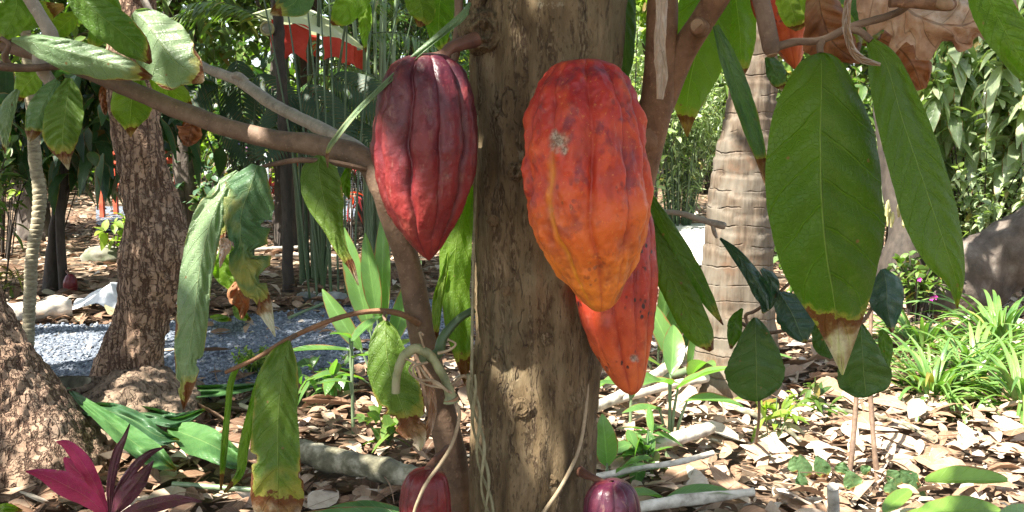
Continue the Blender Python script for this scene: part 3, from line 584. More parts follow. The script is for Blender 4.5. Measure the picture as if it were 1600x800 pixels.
# ---- the red pod and its neighbours ----------------------------------------
def pod(label, st, mat, phase, name='cacao_pod', top_y=None, ridge=.085, bump=.0022, group=None, scar=None, lineidx=None, seed=1, stalk=None, squash=.95, n=190, m=260, neck=0., lean=0.):
    """st rows px,py,Y,halfwidth(px): centre line and half width of the fruit from stalk to tip"""
    a = np.array(st, float)
    S = smooth(a, n)
    # denser rings at both ends
    C = PY(S[:, 0], S[:, 1], S[:, 2]); r = np.maximum(S[:, 3], .6) * S[:, 2] / F
    T = unit(np.gradient(C, axis=0)); T = unit(T * .25 + unit(C[-1] - C[0]) * .75)
    X = unit(np.cross(T, np.array([0, 1., 0]))); X = -X; Yd = np.cross(X, T)
    th = np.linspace(0, 2 * np.pi, m + 1)[None]; t = np.linspace(0, 1, n)[:, None]
    thw = th + .045 * np.sin(t * 3 + 2 * th + seed) + .075 * vnoise(np.stack(np.broadcast_arrays(t * 9, np.cos(th), np.sin(th) + seed), -1), seed)
    q = (thw / (2 * np.pi) * 10 + phase); fr = q - np.round(q); even = (np.round(q).astype(int) % 2 == 0)
    w = np.where(even, .105, .075); dep = np.where(even, 1.0, .5)
    fur = np.exp(-(np.abs(fr) / w) ** 1.3) * dep * np.clip(.85 + .4 * vnoise(np.stack(np.broadcast_arrays(t * 7, np.round(q) * 1.7, q * 0 + seed), -1), seed + 5), .3, 1.2)
    shape = .5 * np.cos(np.pi * np.abs(fr)) ** 2 * dep
    fade = np.clip(np.sin(np.pi * np.clip(t, 0, .97)) ** .35, 0, 1) * (1 + .9 * np.exp(-t / .12)) * (1 - .4 * t)
    R = np.repeat(r[:, None], m + 1, 1)
    Rn = R * (1 + ridge * fade * (.14 - fur * .66 - shape * .55))
    dirv = X[:, None] * np.cos(th)[..., None] - Yd[:, None] * np.sin(th)[..., None] * squash
    P0 = C[:, None] + dirv * Rn[..., None]
    lump = fbm(P0 * np.array([62, 62, 38]), seed, 4); lump2 = np.maximum(vnoise(P0 * np.array([120, 120, 60]), seed + 9), -.2)
    d = bump * (lump + .55 * lump2) * (1 - .5 * fur) * np.clip(R / R.max() * 1.6, .2, 1)
    V = P0 + dirv * d[..., None]
    V[:, -1] = V[:, 0]
    sc = np.zeros_like(R)
    if scar:
        for (sx, sy, sr) in scar:
            x_, y_, f_ = project(V); dd = np.hypot(x_ - sx, (y_ - sy) * .9) / sr + .55 * fbm(V * 150, 3, 2)
            sc = np.maximum(sc, np.clip(1.35 - dd, 0, 1) ** .5 * (V[..., 1] < C[:, None, 1]))
        V = V + dirv * (sc * -.0012 + sc * .0012 * vnoise(V * 700, 2))[..., None]
    line = np.zeros_like(R)
    if lineidx is not None:
        line = np.exp(-((q - lineidx) / .10) ** 2) * np.clip((t - .33) * 8, 0, 1)
    at = dict(along=np.repeat(t, m + 1, 1).reshape(-1), furrow=fur.reshape(-1), scored=line.reshape(-1), scar=sc.reshape(-1), lump=(lump * .8 - .3 * fur).reshape(-1))
    top = C[0]
    root = thing(name, top, label, 'cacao pod', group)
    mb = MB().add(V.reshape(-1, 3), gridfaces(n, m + 1), np.stack(np.broadcast_arrays(th / 6.283, t), -1).reshape(-1, 2), **at)
    mb.build('husk', mat, root)
    if stalk:
        s = np.array(stalk, float); tube(PY(s[:, 0], s[:, 1], s[:, 2]), s[:, 3] * s[:, 2] / F, 'stem', M['pod_stem'], root, nu=16, nv=30, bump=knobbly(.0006, 80, 80))
    return root
M['pod_stem'] = simple('pod_stem', (.09, .04, .03), (.20, .09, .055), 60, .6)
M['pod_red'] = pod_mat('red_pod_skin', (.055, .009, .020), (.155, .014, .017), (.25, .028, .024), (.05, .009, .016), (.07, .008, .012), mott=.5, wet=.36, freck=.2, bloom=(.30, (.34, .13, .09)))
M['pod_orange'] = pod_mat('orange_pod_skin', (.34, .017, .015), (.54, .052, .017), (.78, .23, .030), (.12, .014, .028), (.30, .024, .015), mott=.62, wet=.42, line=(.70, .28, .02), freck=.45, bright_tone=(.72, .14, .025))
M['pod_flame'] = pod_mat('flame_pod_skin', (.36, .020, .015), (.44, .038, .018), (.60, .13, .035), (.18, .012, .014), (.26, .02, .012), mott=.5, wet=.34, freck=1.0)
M['pod_crimson'] = pod_mat('crimson_pod_skin', (.12, .008, .012), (.15, .010, .013), (.19, .014, .015), (.06, .008, .012), (.07, .006, .010), mott=.4, wet=.32, freck=.3)
M['pod_purple'] = pod_mat('purple_pod_skin', (.075, .012, .030), (.085, .012, .035), (.10, .015, .03), (.03, .008, .02), (.03, .006, .014), mott=.35, wet=.25, freck=.1)
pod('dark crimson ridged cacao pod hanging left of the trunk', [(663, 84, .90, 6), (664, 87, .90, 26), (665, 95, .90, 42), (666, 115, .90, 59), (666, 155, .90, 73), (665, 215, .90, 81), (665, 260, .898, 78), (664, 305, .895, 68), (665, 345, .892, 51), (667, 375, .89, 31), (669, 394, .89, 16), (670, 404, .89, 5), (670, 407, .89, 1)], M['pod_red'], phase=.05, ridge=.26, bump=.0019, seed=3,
    stalk=[(742, 62, .94, 13), (722, 68, .925, 10), (703, 76, .91, 9), (690, 88, .90, 10), (668, 96, .90, 12)])
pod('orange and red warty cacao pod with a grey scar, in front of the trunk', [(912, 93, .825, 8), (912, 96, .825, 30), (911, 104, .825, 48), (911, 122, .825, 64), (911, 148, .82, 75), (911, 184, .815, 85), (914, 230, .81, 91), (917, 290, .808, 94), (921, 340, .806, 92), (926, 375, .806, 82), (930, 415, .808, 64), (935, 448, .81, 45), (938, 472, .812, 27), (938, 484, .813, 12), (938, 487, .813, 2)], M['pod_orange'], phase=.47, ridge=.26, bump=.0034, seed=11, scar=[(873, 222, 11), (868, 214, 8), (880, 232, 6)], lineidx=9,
    stalk=[(918, 112, .95, 11), (917, 108, .90, 10), (915, 106, .86, 10), (912, 112, .83, 11)])
pod('speckled red-orange cacao pod half hidden behind the orange one', [(972, 300, .93, 6), (972, 306, .93, 30), (970, 340, .93, 48), (966, 390, .93, 58), (963, 440, .928, 63), (963, 490, .926, 60), (968, 530, .925, 49), (975, 565, .924, 38), (981, 590, .923, 28), (985, 605, .922, 19), (987, 613, .922, 10), (987, 617, .922, 2)], M['pod_flame'], phase=.2, ridge=.20, bump=.0013, seed=21, scar=[(992, 560, 5)],
    stalk=[(950, 280, .97, 10), (960, 292, .95, 9), (970, 305, .93, 10)])
pod('small crimson cacao pod low beside the thin stem, cut by the bottom edge', [(667, 733, .90, 4), (667, 736, .90, 20), (666, 745, .90, 32), (665, 765, .90, 39), (664, 800, .90, 42), (664, 850, .90, 38), (666, 900, .90, 24), (668, 930, .90, 4)], M['pod_crimson'], phase=.4, ridge=.16, bump=.001, seed=31, n=110, m=200,
    stalk=[(700, 700, .97, 6), (680, 718, .93, 5), (668, 736, .90, 7)])
pod('purple cacao pod at the trunk foot with its brown stem, cut by the bottom edge', [(956, 752, .90, 4), (957, 755, .90, 24), (957, 765, .90, 37), (957, 785, .90, 45), (957, 820, .90, 47), (957, 870, .90, 42), (957, 920, .90, 28), (957, 955, .90, 4)], M['pod_purple'], phase=.35, ridge=.13, bump=.0008, seed=41, n=110, m=200,
    stalk=[(905, 735, .955, 9), (915, 741, .94, 7), (930, 748, .92, 6), (942, 755, .91, 7), (956, 760, .90, 7)])
pod('bright red-orange cacao pod behind the twigs at the top right', [(1225, -120, 1.0, 4), (1222, -110, 1.0, 30), (1220, -60, 1.0, 46), (1224, -10, 1.0, 48), (1229, 30, 1.0, 42), (1233, 62, 1.0, 27), (1239, 90, 1.0, 15), (1242, 108, 1.0, 2)], M['pod_flame'], phase=.1, ridge=.09, bump=.002, seed=51, n=90, m=160,
    stalk=[(1200, -150, .98, 8), (1225, -115, 1.0, 8)])
# the warty foot of the orange pod : a lobe pressed out at its lower left is in the rings above
# ---- the slender second cacao stem, bending over into the long branch on the left
young = thing('cacao_tree', tuple(np.array([PY(722, 800, 1.04)[0] + .02, 1.06, 0])), 'slender dark cacao stem behind the crimson pod, bending into the long left branch', 'tree')
p0 = PY(722, 800, 1.05)
W_ = [np.array([p0[0] + .03, 1.10, -.05]), np.array([p0[0] + .02, 1.08, .3])] + [PY(x, y, Y_) for x, y, Y_ in [(715, 790, 1.05), (700, 690, 1.04), (676, 590, 1.03), (655, 500, 1.02), (640, 420, 1.01), (615, 345, 1.0), (596, 290, .99), (566, 247, 1.0), (500, 228, 1.02), (400, 212, 1.05), (300, 180, 1.08), (200, 138, 1.12), (100, 98, 1.15), (0, 68, 1.18), (-140, 30, 1.22), (-380, -80, 1.3)]]
R_ = [.022, .020, .0185, .018, .0165, .0155, .0145, .014, .0145, .0135, .0125, .0115, .011, .0105, .010, .0095, .008, .005]
tube(W_, R_, 'trunk', M['twig'], young, nu=30, nv=260, bump=knobbly(.0010, 45, 45))
pxtube([(600, 275, 1.03, 12), (565, 235, 1.10, 10), (510, 205, 1.18, 10), (430, 165, 1.28, 9.5), (375, 128, 1.34, 8.5), (310, 100, 1.42, 7), (262, 60, 1.5, 6), (235, 20, 1.55, 6), (200, -60, 1.6, 5)], 'branch', M['twig_grey'], young, nu=18, nv=90, bump=knobbly(.0008, 60, 60, 3))
pxtube([(385, 128, 1.33, 6), (372, 118, 1.33, 6), (362, 119, 1.33, 4)], 'twig', M['twig_grey'], young, nu=10, nv=10)
pxtube([(592, 268, .99, 5), (560, 262, .98, 4.5), (520, 254, .97, 4.5), (470, 250, .96, 4.5), (430, 256, .95, 4), (405, 262, .94, 3)], 'twig', M['twig'], young, nu=10, nv=40)
pxtube([(654, 505, 1.0, 6), (630, 492, .98, 5), (600, 486, .97, 4.5), (560, 489, .96, 4), (510, 503, .95, 4), (450, 530, .94, 4), (400, 560, .93, 3.5), (352, 582, .93, 3)], 'twig', M['twig_red'], young, nu=12, nv=60, bump=knobbly(.0003, 80, 80))
pxtube([(90, 145, 1.12, 9), (62, 95, 1.10, 11), (80, 60, 1.1, 11), (60, 20, 1.1, 10), (30, -30, 1.1, 10)], 'branch', M['twig_grey'], young, nu=14, nv=40, bump=knobbly(.0008, 60, 60))
pxtube([(20, 108, 1.13, 5), (8, 90, 1.11, 5), (14, 70, 1.1, 3.5), (2, 60, 1.1, 4)], 'twig', M['twig'], young, nu=10, nv=20)
pxtube([(120, 100, 1.12, 6), (80, 104, 1.09, 6), (30, 106, 1.07, 6), (-30, 100, 1.05, 7), (-90, 90, 1.05, 7)], 'twig', M['twig'], young, nu=12, nv=40, bump=knobbly(.0006, 60, 60))
# leaves on the left branch
Lf = lambda *a, **k: hleaf(young, *a, **k)
Lf([(18, 62, 1.0, 3, 3), (60, 68, .98, 20, 14), (110, 82, .97, 30, 20), (160, 95, .97, 28, 19), (205, 108, .97, 19, 13), (238, 121, .98, 4, 3)], H['grey'], tl=.6, tr=.3, K=10, label='long grey-green leaf with a papery pale tip above the branch')
Lf([(95, -40, .96, 8, 8), (140, 10, .96, 26, 24), (180, 42, .96, 30, 26), (215, 72, .97, 24, 20), (236, 99, .98, 3, 3)], H['mid2'], tl=.5, tr=.2, K=10, label='dark green leaf lying over the pale tipped one')
Lf([(208, 20, 1.05, 5, 6), (226, 34, 1.04, 34, 26), (250, 66, 1.02, 48, 42), (276, 98, 1.01, 46, 40), (298, 112, 1.01, 28, 26), (318, 128, 1.01, 3, 3)], H['grey'], tl=.3, tr=.3, K=8, N=64, label='broad sun-dappled leaf with small holes above the branch')
Lf([(215, 110, 1.16, 5, 5), (210, 130, 1.15, 24, 20), (206, 155, 1.15, 31, 31), (204, 178, 1.15, 29, 30), (203, 197, 1.15, 12, 14), (204, 214, 1.15, 1, 1)], H['lime2'], tl=.3, tr=.3, K=6, label='yellow-green leaf with a rusty tip against the rough trunk')
Lf([(232, 112, 1.18, 5, 5), (258, 132, 1.17, 22, 18), (282, 152, 1.17, 18, 16), (300, 172, 1.17, 3, 3)], H['lime2'], K=6)
Lf([(108, 122, 1.02, 6, 6), (106, 150, 1.01, 24, 22), (101, 185, 1.0, 34, 28), (98, 220, 1.0, 28, 24), (103, 250, 1.0, 8, 8), (107, 265, 1.0, 1, 1)], H['mid'], tl=.3, tr=.2, K=10, puck=.0025, label='leaf with bright ridged veins near the slim ringed stem')
Lf([(90, 125, 1.06, 5, 5), (75, 150, 1.05, 18, 16), (62, 180, 1.05, 22, 20), (52, 205, 1.05, 14, 12), (46, 222, 1.05, 2, 2)], H['bluish'], tl=.5, tr=.3, K=8)
Lf([(28, 140, 1.04, 4, 4), (16, 165, 1.03, 14, 10), (10, 195, 1.02, 14, 9), (8, 240, 1.02, 1, 1)], H['grey'], tl=.6, tr=.5, K=8)
Lf([(-40, 20, 1.2, 10, 10), (20, 24, 1.2, 24, 22), (60, 20, 1.2, 22, 20), (100, 10, 1.2, 4, 4)], H['lime2'], K=7)
Lf([(60, 110, 1.25, 6, 6), (48, 125, 1.25, 26, 22), (36, 140, 1.25, 16, 16), (30, 158, 1.25, 2, 2)], H['lime2'], K=5)
Lf([(160, -30, 1.2, 10, 10), (170, 20, 1.2, 24, 20), (150, 60, 1.2, 14, 14), (140, 80, 1.2, 2, 2)], H['lime'], K=6)
Lf([(10, -30, 1.15, 10, 12), (26, 5, 1.15, 20, 24), (14, 40, 1.15, 22, 22), (-4, 66, 1.15, 3, 3)], H['lime'], K=6)
Lf([(120, 20, 1.22, 5, 5), (104, 36, 1.22, 18, 16), (84, 52, 1.22, 16, 14), (62, 62, 1.22, 2, 2)], H['lime2'], K=6)
dry(young, [(290, 180, 1.12, 5, 5), (300, 195, 1.11, 22, 14), (296, 212, 1.11, 20, 18), (290, 228, 1.11, 4, 4)], M['dry_rust'], K=5)
dry(young, [(163, 128, 1.14, 3, 3), (160, 150, 1.13, 6, 6), (164, 172, 1.13, 5, 4), (165, 180, 1.13, 1, 1)], M['dry_rust'], K=5)
# the torn bunch hanging at left centre
Lf([(372, 268, .95, 4, 4), (350, 300, .935, 20, 16), (328, 350, .92, 30, 20), (312, 420, .91, 30, 22), (304, 490, .90, 28, 22), (296, 550, .90, 24, 22), (290, 600, .90, 14, 14), (287, 640, .905, 1, 1)], H['grey'], tl=.5, tr=.35, K=12, N=120, Mm=23, bites=[(.80, 1, .35, .02), (.9, -1, .4, .02), (.12, -1, .4, .03)], label='long pale leaf with scorched rim hanging lowest of the torn bunch')
Lf([(402, 258, .93, 10, 12), (392, 290, .92, 34, 34), (378, 330, .915, 34, 46), (376, 370, .91, 20, 44), (388, 420, .91, 28, 36), (404, 460, .91, 24, 18), (418, 490, .91, 14, 9), (430, 526, .91, 1, 1)], H['bluish2'], tl=.35, tr=.45, K=9, N=120, Mm=27, edge=.13, puck=.0022, bites=[(.33, 1, .35, .03), (.52, 1, .7, .035), (.66, 1, .6, .04), (.78, -1, .5, .04), (.45, -1, .4, .03), (.2, -1, .25, .02)], label='torn bluish leaf with dead papery patches')
Lf([(372, 290, .96, 5, 4), (350, 312, .95, 24, 20), (338, 345, .95, 16, 22), (342, 378, .95, 5, 8), (346, 396, .95, 1, 1)], H['bluish2'], tl=.5, tr=.4, K=6, edge=.12)
Lf([(352, 375, .97, 4, 4), (354, 400, .97, 16, 18), (352, 425, .97, 18, 18), (362, 446, .97, 10, 10), (372, 462, .97, 1, 1)], H['lime'], K=5, edge=.1)
Lf([(335, 320, .99, 4, 4), (322, 350, .99, 10, 12), (316, 380, .99, 8, 8), (312, 402, .99, 1, 1)], H['lime'], K=5)
dry(young, [(370, 440, .965, 5, 5), (372, 458, .96, 18, 14), (380, 476, .96, 12, 10), (378, 498, .96, 2, 2)], M['dry_rust'], K=5)
dry(young, [(346, 372, .90, 4, 4), (352, 384, .90, 9, 10), (347, 400, .90, 5, 6), (344, 418, .90, 1, 1)], M['dry_pale'], K=4)
Lf([(500, 243, .965, 6, 6), (498, 262, .955, 26, 26), (502, 290, .945, 32, 32), (510, 325, .935, 25, 28), (522, 360, .93, 15, 16), (536, 392, .93, 11, 8), (550, 415, .93, 7, 5), (560, 446, .93, 1, 1)], H['mid'], tl=.3, tr=.4, K=10, N=70, label='leaf narrowing into a long twisted brown tip below the branch')
Lf([(545, 262, 1.0, 4, 4), (540, 280, 1.0, 8, 8), (540, 296, 1.0, 6, 8), (546, 312, 1.0, 1, 1)], H['lime'], K=5)
Lf([(452, 532, .925, 3, 2), (445, 560, .915, 26, 18), (438, 610, .905, 38, 28), (434, 670, .90, 40, 32), (434, 730, .895, 42, 38), (434, 780, .895, 42, 42), (436, 812, .895, 30, 30), (440, 830, .895, 4, 4)], H['mid'], tl=.35, tr=.3, K=9, N=120, Mm=25, puck=.0016, bites=[(.62, -1, .2, .03), (.7, 1, .15, .02)], stalk=[(462, 524, .94), (456, 528, .93), (452, 534, .925)], label='hanging leaf with dead papery corners cut by the bottom edge')
Lf([(418, 560, .95, 2, 2), (410, 590, .95, 9, 5), (396, 640, .95, 9, 6), (384, 700, .95, 12, 5), (376, 740, .95, 8, 5), (350, 770, .95, 2, 2)], H['lime'], tl=.6, tr=.6, K=9)
Lf([(384, 560, .96, 2, 2), (364, 590, .95, 6, 4), (356, 650, .95, 6, 4), (350, 710, .95, 6, 5), (345, 765, .95, 2, 2)], H['lime'], tl=.6, tr=.6, K=9, label='narrow curled green strip with a brown end')
Lf([(603, 500, .955, 3, 3), (602, 516, .945, 18, 18), (604, 550, .935, 30, 30), (612, 590, .93, 36, 38), (626, 630, .93, 34, 36), (640, 665, .93, 22, 26), (652, 690, .93, 10, 15), (656, 704, .93, 2, 2)], H['mid'], tl=.3, tr=.3, K=7, N=120, Mm=23, bites=[(.62, -1, .25, .03), (.72, -1, .5, .05), (.80, 1, .3, .03), (.9, -1, .6, .03)], stalk=[(602, 488, .965), (600, 494, .96), (603, 502, .955)], label='rounded leaf with a ragged yellow and brown lower rim behind the cut vine')
dry(young, [(655, 570, .97, 3, 3), (668, 600, .96, 6, 8), (676, 640, .96, 6, 7), (668, 675, .96, 6, 6), (655, 700, .96, 2, 2)], M['dry_brown'], K=5)
Lf([(738, 288, 1.02, 5, 5), (722, 330, 1.02, 22, 18), (712, 390, 1.01, 24, 26), (708, 450, 1.01, 20, 26), (712, 520, 1.0, 14, 24), (722, 575, 1.0, 6, 12), (726, 600, 1.0, 1, 1)], H['lime'], tl=.3, tr=.3, K=9, N=60, label='yellowing leaf hanging between the thin stem and the trunk')
Lf([(700, 395, .985, 2, 2), (692, 430, .98, 5, 7), (684, 470, .975, 8, 8), (682, 505, .97, 6, 6), (683, 530, .97, 2, 2)], H['lime2'], tl=.7, tr=.7, K=9)
Lf([(640, -40, 1.06, 14, 14), (655, 0, 1.05, 22, 22), (660, 24, 1.05, 18, 20), (655, 42, 1.05, 3, 3)], H['lime2'], K=5)
Lf([(700, -50, 1.08, 20, 20), (688, 0, 1.08, 30, 26), (686, 50, 1.08, 18, 18), (692, 82, 1.08, 3, 3)], H['lime'], K=6)
Lf([(560, -60, 1.1, 14, 14), (555, -10, 1.1, 22, 26), (535, 22, 1.1, 20, 20), (518, 38, 1.1, 3, 3)], H['lime'], K=6)
Lf([(420, -60, 1.3, 20, 20), (452, -20, 1.3, 30, 30), (462, 2, 1.3, 30, 26), (432, 18, 1.3, 10, 8), (422, 22, 1.3, 2, 2)], H['bluish'], K=6)
Lf([(568, 0, 1.12, 8, 8), (572, 30, 1.12, 12, 10), (570, 60, 1.12, 6, 5), (572, 82, 1.12, 1, 1)], H['lime'], K=6)
# long bare blade that arches down from the right to the branch
Lf([(735, 4, .90, 2, 2), (722, 26, .89, 7, 6), (700, 45, .885, 7, 5), (655, 82, .88, 5, 4), (600, 133, .875, 4.5, 4), (560, 172, .87, 4.5, 4), (528, 212, .87, 5, 4), (513, 236, .87, 4, 3), (512, 262, .87, 1, 1)], H['grey'], tl=.5, tr=-.5, K=4, N=70, Mm=7, edge=.02, puck=0, label='thin pale green blade arching down over the branch')
# ---- vines
vine = thing('cut_vine', PY(690, 520, .93), 'thick pale green vine cut off in a hook beside the trunk', 'vine')
pxtube([(619, 614, .885, 6.5), (620, 588, .885, 6), (630, 560, .885, 7.2), (648, 545, .885, 6.8), (668, 552, .885, 8), (684, 572, .885, 7), (697, 598, .885, 7.6), (704, 620, .885, 9), (705, 628, .885, 12)], 'hook', M['vine_green'], vine, nu=20, nv=90, bump=knobbly(.0014, 50, 50))
pxtube([(705, 622, .885, 13), (707, 628, .885, 10)], 'cut_end', M['heart'], vine, nu=16, nv=5)
pxtube([(740, 484, .95, 6), (715, 500, .94, 6.5), (692, 528, .93, 8), (684, 552, .92, 9), (660, 560, .90, 8)], 'shoot', M['cane'], vine, nu=14, nv=40)
for i, q in enumerate([[(634, 560, .88, 2.2), (655, 572, .875, 2.2), (668, 590, .875, 2.5), (692, 606, .875, 2.5), (706, 614, .88, 2.2)], [(668, 566, .875, 2.4), (646, 574, .87, 2.4), (652, 592, .87, 2.2), (680, 596, .875, 2.2), (700, 612, .875, 2)], [(690, 606, .875, 2), (664, 600, .88, 2), (640, 580, .885, 2), (650, 562, .89, 2)], [(662, 524, .88, 1.6), (656, 520, .88, 2), (660, 535, .88, 1.6), (664, 548, .885, 1.8)], [(684, 552, .88, 3), (700, 548, .88, 2.4), (712, 538, .885, 1.8), (700, 530, .89, 1.8)]]):
    pxtube(q, 'tendril', M['vine_tan'], vine, nu=8, nv=40)
tw = thing('twining_vine', PY(760, 800, .9), 'twisted olive vine strands climbing the left edge of the trunk', 'vine')
for ph in (0, 2.1, 4.2):
    ys = np.linspace(585, 1100, 30); pth = [(735 + (y - 585) * .135 + 7 * math.sin(y / 24 + ph), y, .915 + .005 * math.cos(y / 24 + ph) + (y - 585) * .00003, 2.5 + .5 * math.sin(y / 17 + ph)) for y in ys]
    pxtube(pth, 'strand', M['vine_olive'], tw, nu=8, nv=160)
pxtube([(735, 592, .915, 3), (722, 588, .91, 3), (706, 600, .90, 3), (690, 596, .90, 2.5)], 'strand', M['vine_tan'], tw, nu=8, nv=30)
st = thing('dry_tendril', PY(712, 632, .88), 'dry tan tendril drooping over the small crimson pod', 'vine')
pxtube([(712, 628, .885, 2.6), (718, 650, .88, 3), (708, 690, .875, 3), (690, 722, .865, 3), (668, 752, .85, 3), (655, 778, .845, 2.8), (646, 806, .845, 2.6), (640, 860, .85, 2)], 'strand', M['vine_tan'], st, nu=8, nv=70)
s2 = thing('root_tendril', PY(850, 800, .92), 'thin brown vine running down the right side of the trunk foot', 'vine')
pxtube([(922, 555, .965, 2), (915, 640, .955, 3), (905, 700, .945, 3), (880, 755, .925, 3.4), (850, 800, .92, 3.6), (800, 870, .92, 3.6), (760, 1000, .94, 3)], 'strand', M['vine_tan'], s2, nu=8, nv=90)
s3 = thing('pale_vine', PY(742, 600, .95), 'straight pale vine strand along the upper left edge of the trunk', 'vine')
pxtube([(747, 180, .955, 1.8), (744, 280, .95, 2.2), (740, 400, .945, 2.4), (738, 500, .94, 2.4), (737, 590, .935, 2.4), (736, 640, .93, 2)], 'strand', M['vine_olive'], s3, nu=8, nv=80)
# dark leaves on a thin shoot, right of centre
shoot = thing('leafy_shoot', G(1180, 700), 'thin wild shoot with dark toothed leaves in front of the palm trunk', 'plant')
gs = G(1180, 700)
tube([gs, PY(1186, 650, 2.8), PY(1184, 590, 2.3), PY(1178, 530, 1.8), PY(1165, 496, 1.42), PY(1180, 486, 1.26), PY(1215, 462, 1.2), PY(1236, 440, 1.2)], [.006, .005, .0045, .004, .003, .0025, .0025, .002], 'stem', M['twig'], shoot, nu=8, nv=60)
Lk = lambda *a, **k: hleaf(shoot, *a, scallop=.03, **k)
Lk([(1180, 496, 1.25, 3, 3), (1180, 510, 1.24, 14, 16), (1181, 545, 1.23, 34, 34), (1182, 580, 1.22, 48, 44), (1182, 606, 1.22, 40, 36), (1183, 620, 1.22, 24, 20), (1184, 627, 1.22, 4, 4)], H['dark'], tl=.3, tr=.3, K=6, N=60, label='rounded dark leaf nearest the palm trunk')
Lk([(1160, 482, 1.28, 2, 2), (1150, 500, 1.28, 10, 10), (1146, 522, 1.28, 10, 12), (1142, 545, 1.28, 2, 2)], H['mid2'], tl=.6, tr=.5, K=5)
Lk([(1216, 455, 1.2, 3, 3), (1226, 470, 1.2, 18, 18), (1240, 495, 1.2, 26, 30), (1250, 520, 1.2, 16, 24), (1258, 536, 1.2, 2, 3)], H['darkblue'], tl=.3, tr=.3, K=6)
Lk([(1190, 420, 1.2, 3, 3), (1205, 440, 1.2, 12, 12), (1200, 470, 1.2, 14, 12), (1192, 490, 1.2, 2, 2)], H['darkblue'], tl=.5, tr=.4, K=6)
tube([PY(1148, 500, 1.32), PY(1200, 520, 1.3), PY(1290, 500, 1.25), PY(1345, 505, 1.2), PY(1380, 440, 1.2)], [.003, .003, .0025, .0025, .002], 'stem', M['twig'], shoot, nu=8, nv=40)
Lk([(1345, 505, 1.2, 3, 3), (1346, 525, 1.19, 20, 16), (1348, 560, 1.18, 36, 32), (1350, 590, 1.18, 42, 44), (1352, 606, 1.18, 34, 38), (1353, 616, 1.18, 20, 22), (1354, 621, 1.18, 4, 4)], H['dark'], tl=.3, tr=.3, K=6, N=60, label='rounded dark leaf behind the withered tip of the largest leaf')
Lk([(1380, 420, 1.2, 4, 4), (1385, 445, 1.19, 26, 24), (1386, 475, 1.18, 26, 26), (1390, 500, 1.18, 10, 14), (1394, 520, 1.18, 2, 2)], H['darkblue'], tl=.4, tr=.5, K=5)
Lk([(1280, 500, 1.25, 3, 3), (1284, 515, 1.24, 16, 16), (1290, 540, 1.24, 18, 18), (1300, 560, 1.24, 3, 3)], H['dark'], K=5)
Lk([(1376, 515, 1.2, 3, 3), (1382, 535, 1.2, 10, 12), (1384, 565, 1.2, 8, 8), (1378, 590, 1.2, 2, 2)], H['mid2'], K=5)
# ------------------------------------------------------------------ the ground
def Gv(px, py, z):
    a = (np.asarray(px) - 800) / F; b = (400 - np.asarray(py)) / F
    dy = CP + b * SP; dz = -SP + b * CP; d = (z - CAMZ) / dz
    return np.stack([a * d, dy * d, CAMZ + dz * d], -1)
xs = np.concatenate([-np.geomspace(80, 6, 30), np.linspace(-5.8, 5.8, 150), np.geomspace(6, 80, 30)])
ys = np.concatenate([-np.geomspace(60, 2.2, 20), np.linspace(-2, 9, 160), np.geomspace(9.2, 120, 40)])
XX, YY = np.meshgrid(xs, ys); ZZ = .02 * fbm(np.stack([XX * 1.1, YY * 1.1, XX * 0], -1), 5, 3) - .025
single(MB().add(np.stack([XX, YY, ZZ], -1).reshape(-1, 3), gridfaces(len(ys), len(xs))[:, ::-1][:, [0, 3, 2, 1]]), 'ground', M['soil'], (0, 0, 0), 'brown leaf mould under the trees', None, kind='structure')
def strip(name, near, far, mat, z, label, n=60, m=14):
    a = smooth(np.array([Gv(x, y, 0) for x, y in near]), n); b = smooth(np.array([Gv(x, y, 0) for x, y in far]), n)
    u = np.linspace(0, 1, m)[None, :, None]; V = a[:, None] * (1 - u) + b[:, None] * u
    V[..., 2] = z + .012 * fbm(V * 2.5, 8, 3) + .03 * (np.clip(np.minimum(u[..., 0], 1 - u[..., 0]) * 6, 0, 1) - 1)
    single(MB().add(V.reshape(-1, 3), gridfaces(n, m)), name, mat, (0, 0, 0), label, None, kind='structure'); return V
gp = strip('gravel_path', [(-500, 640), (-100, 625), (150, 618), (330, 612), (480, 604), (590, 580), (680, 548), (760, 530)], [(-500, 500), (-100, 503), (100, 508), (300, 498), (450, 486), (560, 472), (640, 468), (720, 478)], M['gravel'], .022, 'blue-grey gravel path behind the trees')
strip('far_path', [(150, 360), (300, 352), (420, 345), (700, 340)], [(150, 322), (300, 316), (420, 312), (700, 305)], M['gravel'], .022, 'shaded grey gravel further back')
M['pale_path'] = simple('sunlit_concrete', (.55, .53, .50), (.66, .64, .60), 8, .85, .3, .003)
strip('path', [(1000, 412), (1060, 416), (1130, 410), (1200, 400)], [(990, 352), (1060, 350), (1130, 346), (1200, 340)], M['pale_path'], .03, 'pale concrete path in full sun behind the palm')
def in_gravel(x, y):
    px, py, f = project(np.stack([x, y, 0 * x], -1))
    lo = np.interp(px, [-500, 150, 480, 590, 680, 760], [640, 618, 604, 580, 548, 500]); hi = np.interp(px, [-500, 100, 300, 450, 640, 720], [500, 508, 498, 486, 468, 478])
    j = 9 * vnoise(np.stack([x * 3, y * 3, 0 * x], -1), 3)
    return (py < lo + j) & (py > hi + j) & (px < 720)
def scatter(n, x0, x1, y0, y1): return rng.uniform(x0, x1, n), rng.uniform(y0, y1, n)
lit = MB()
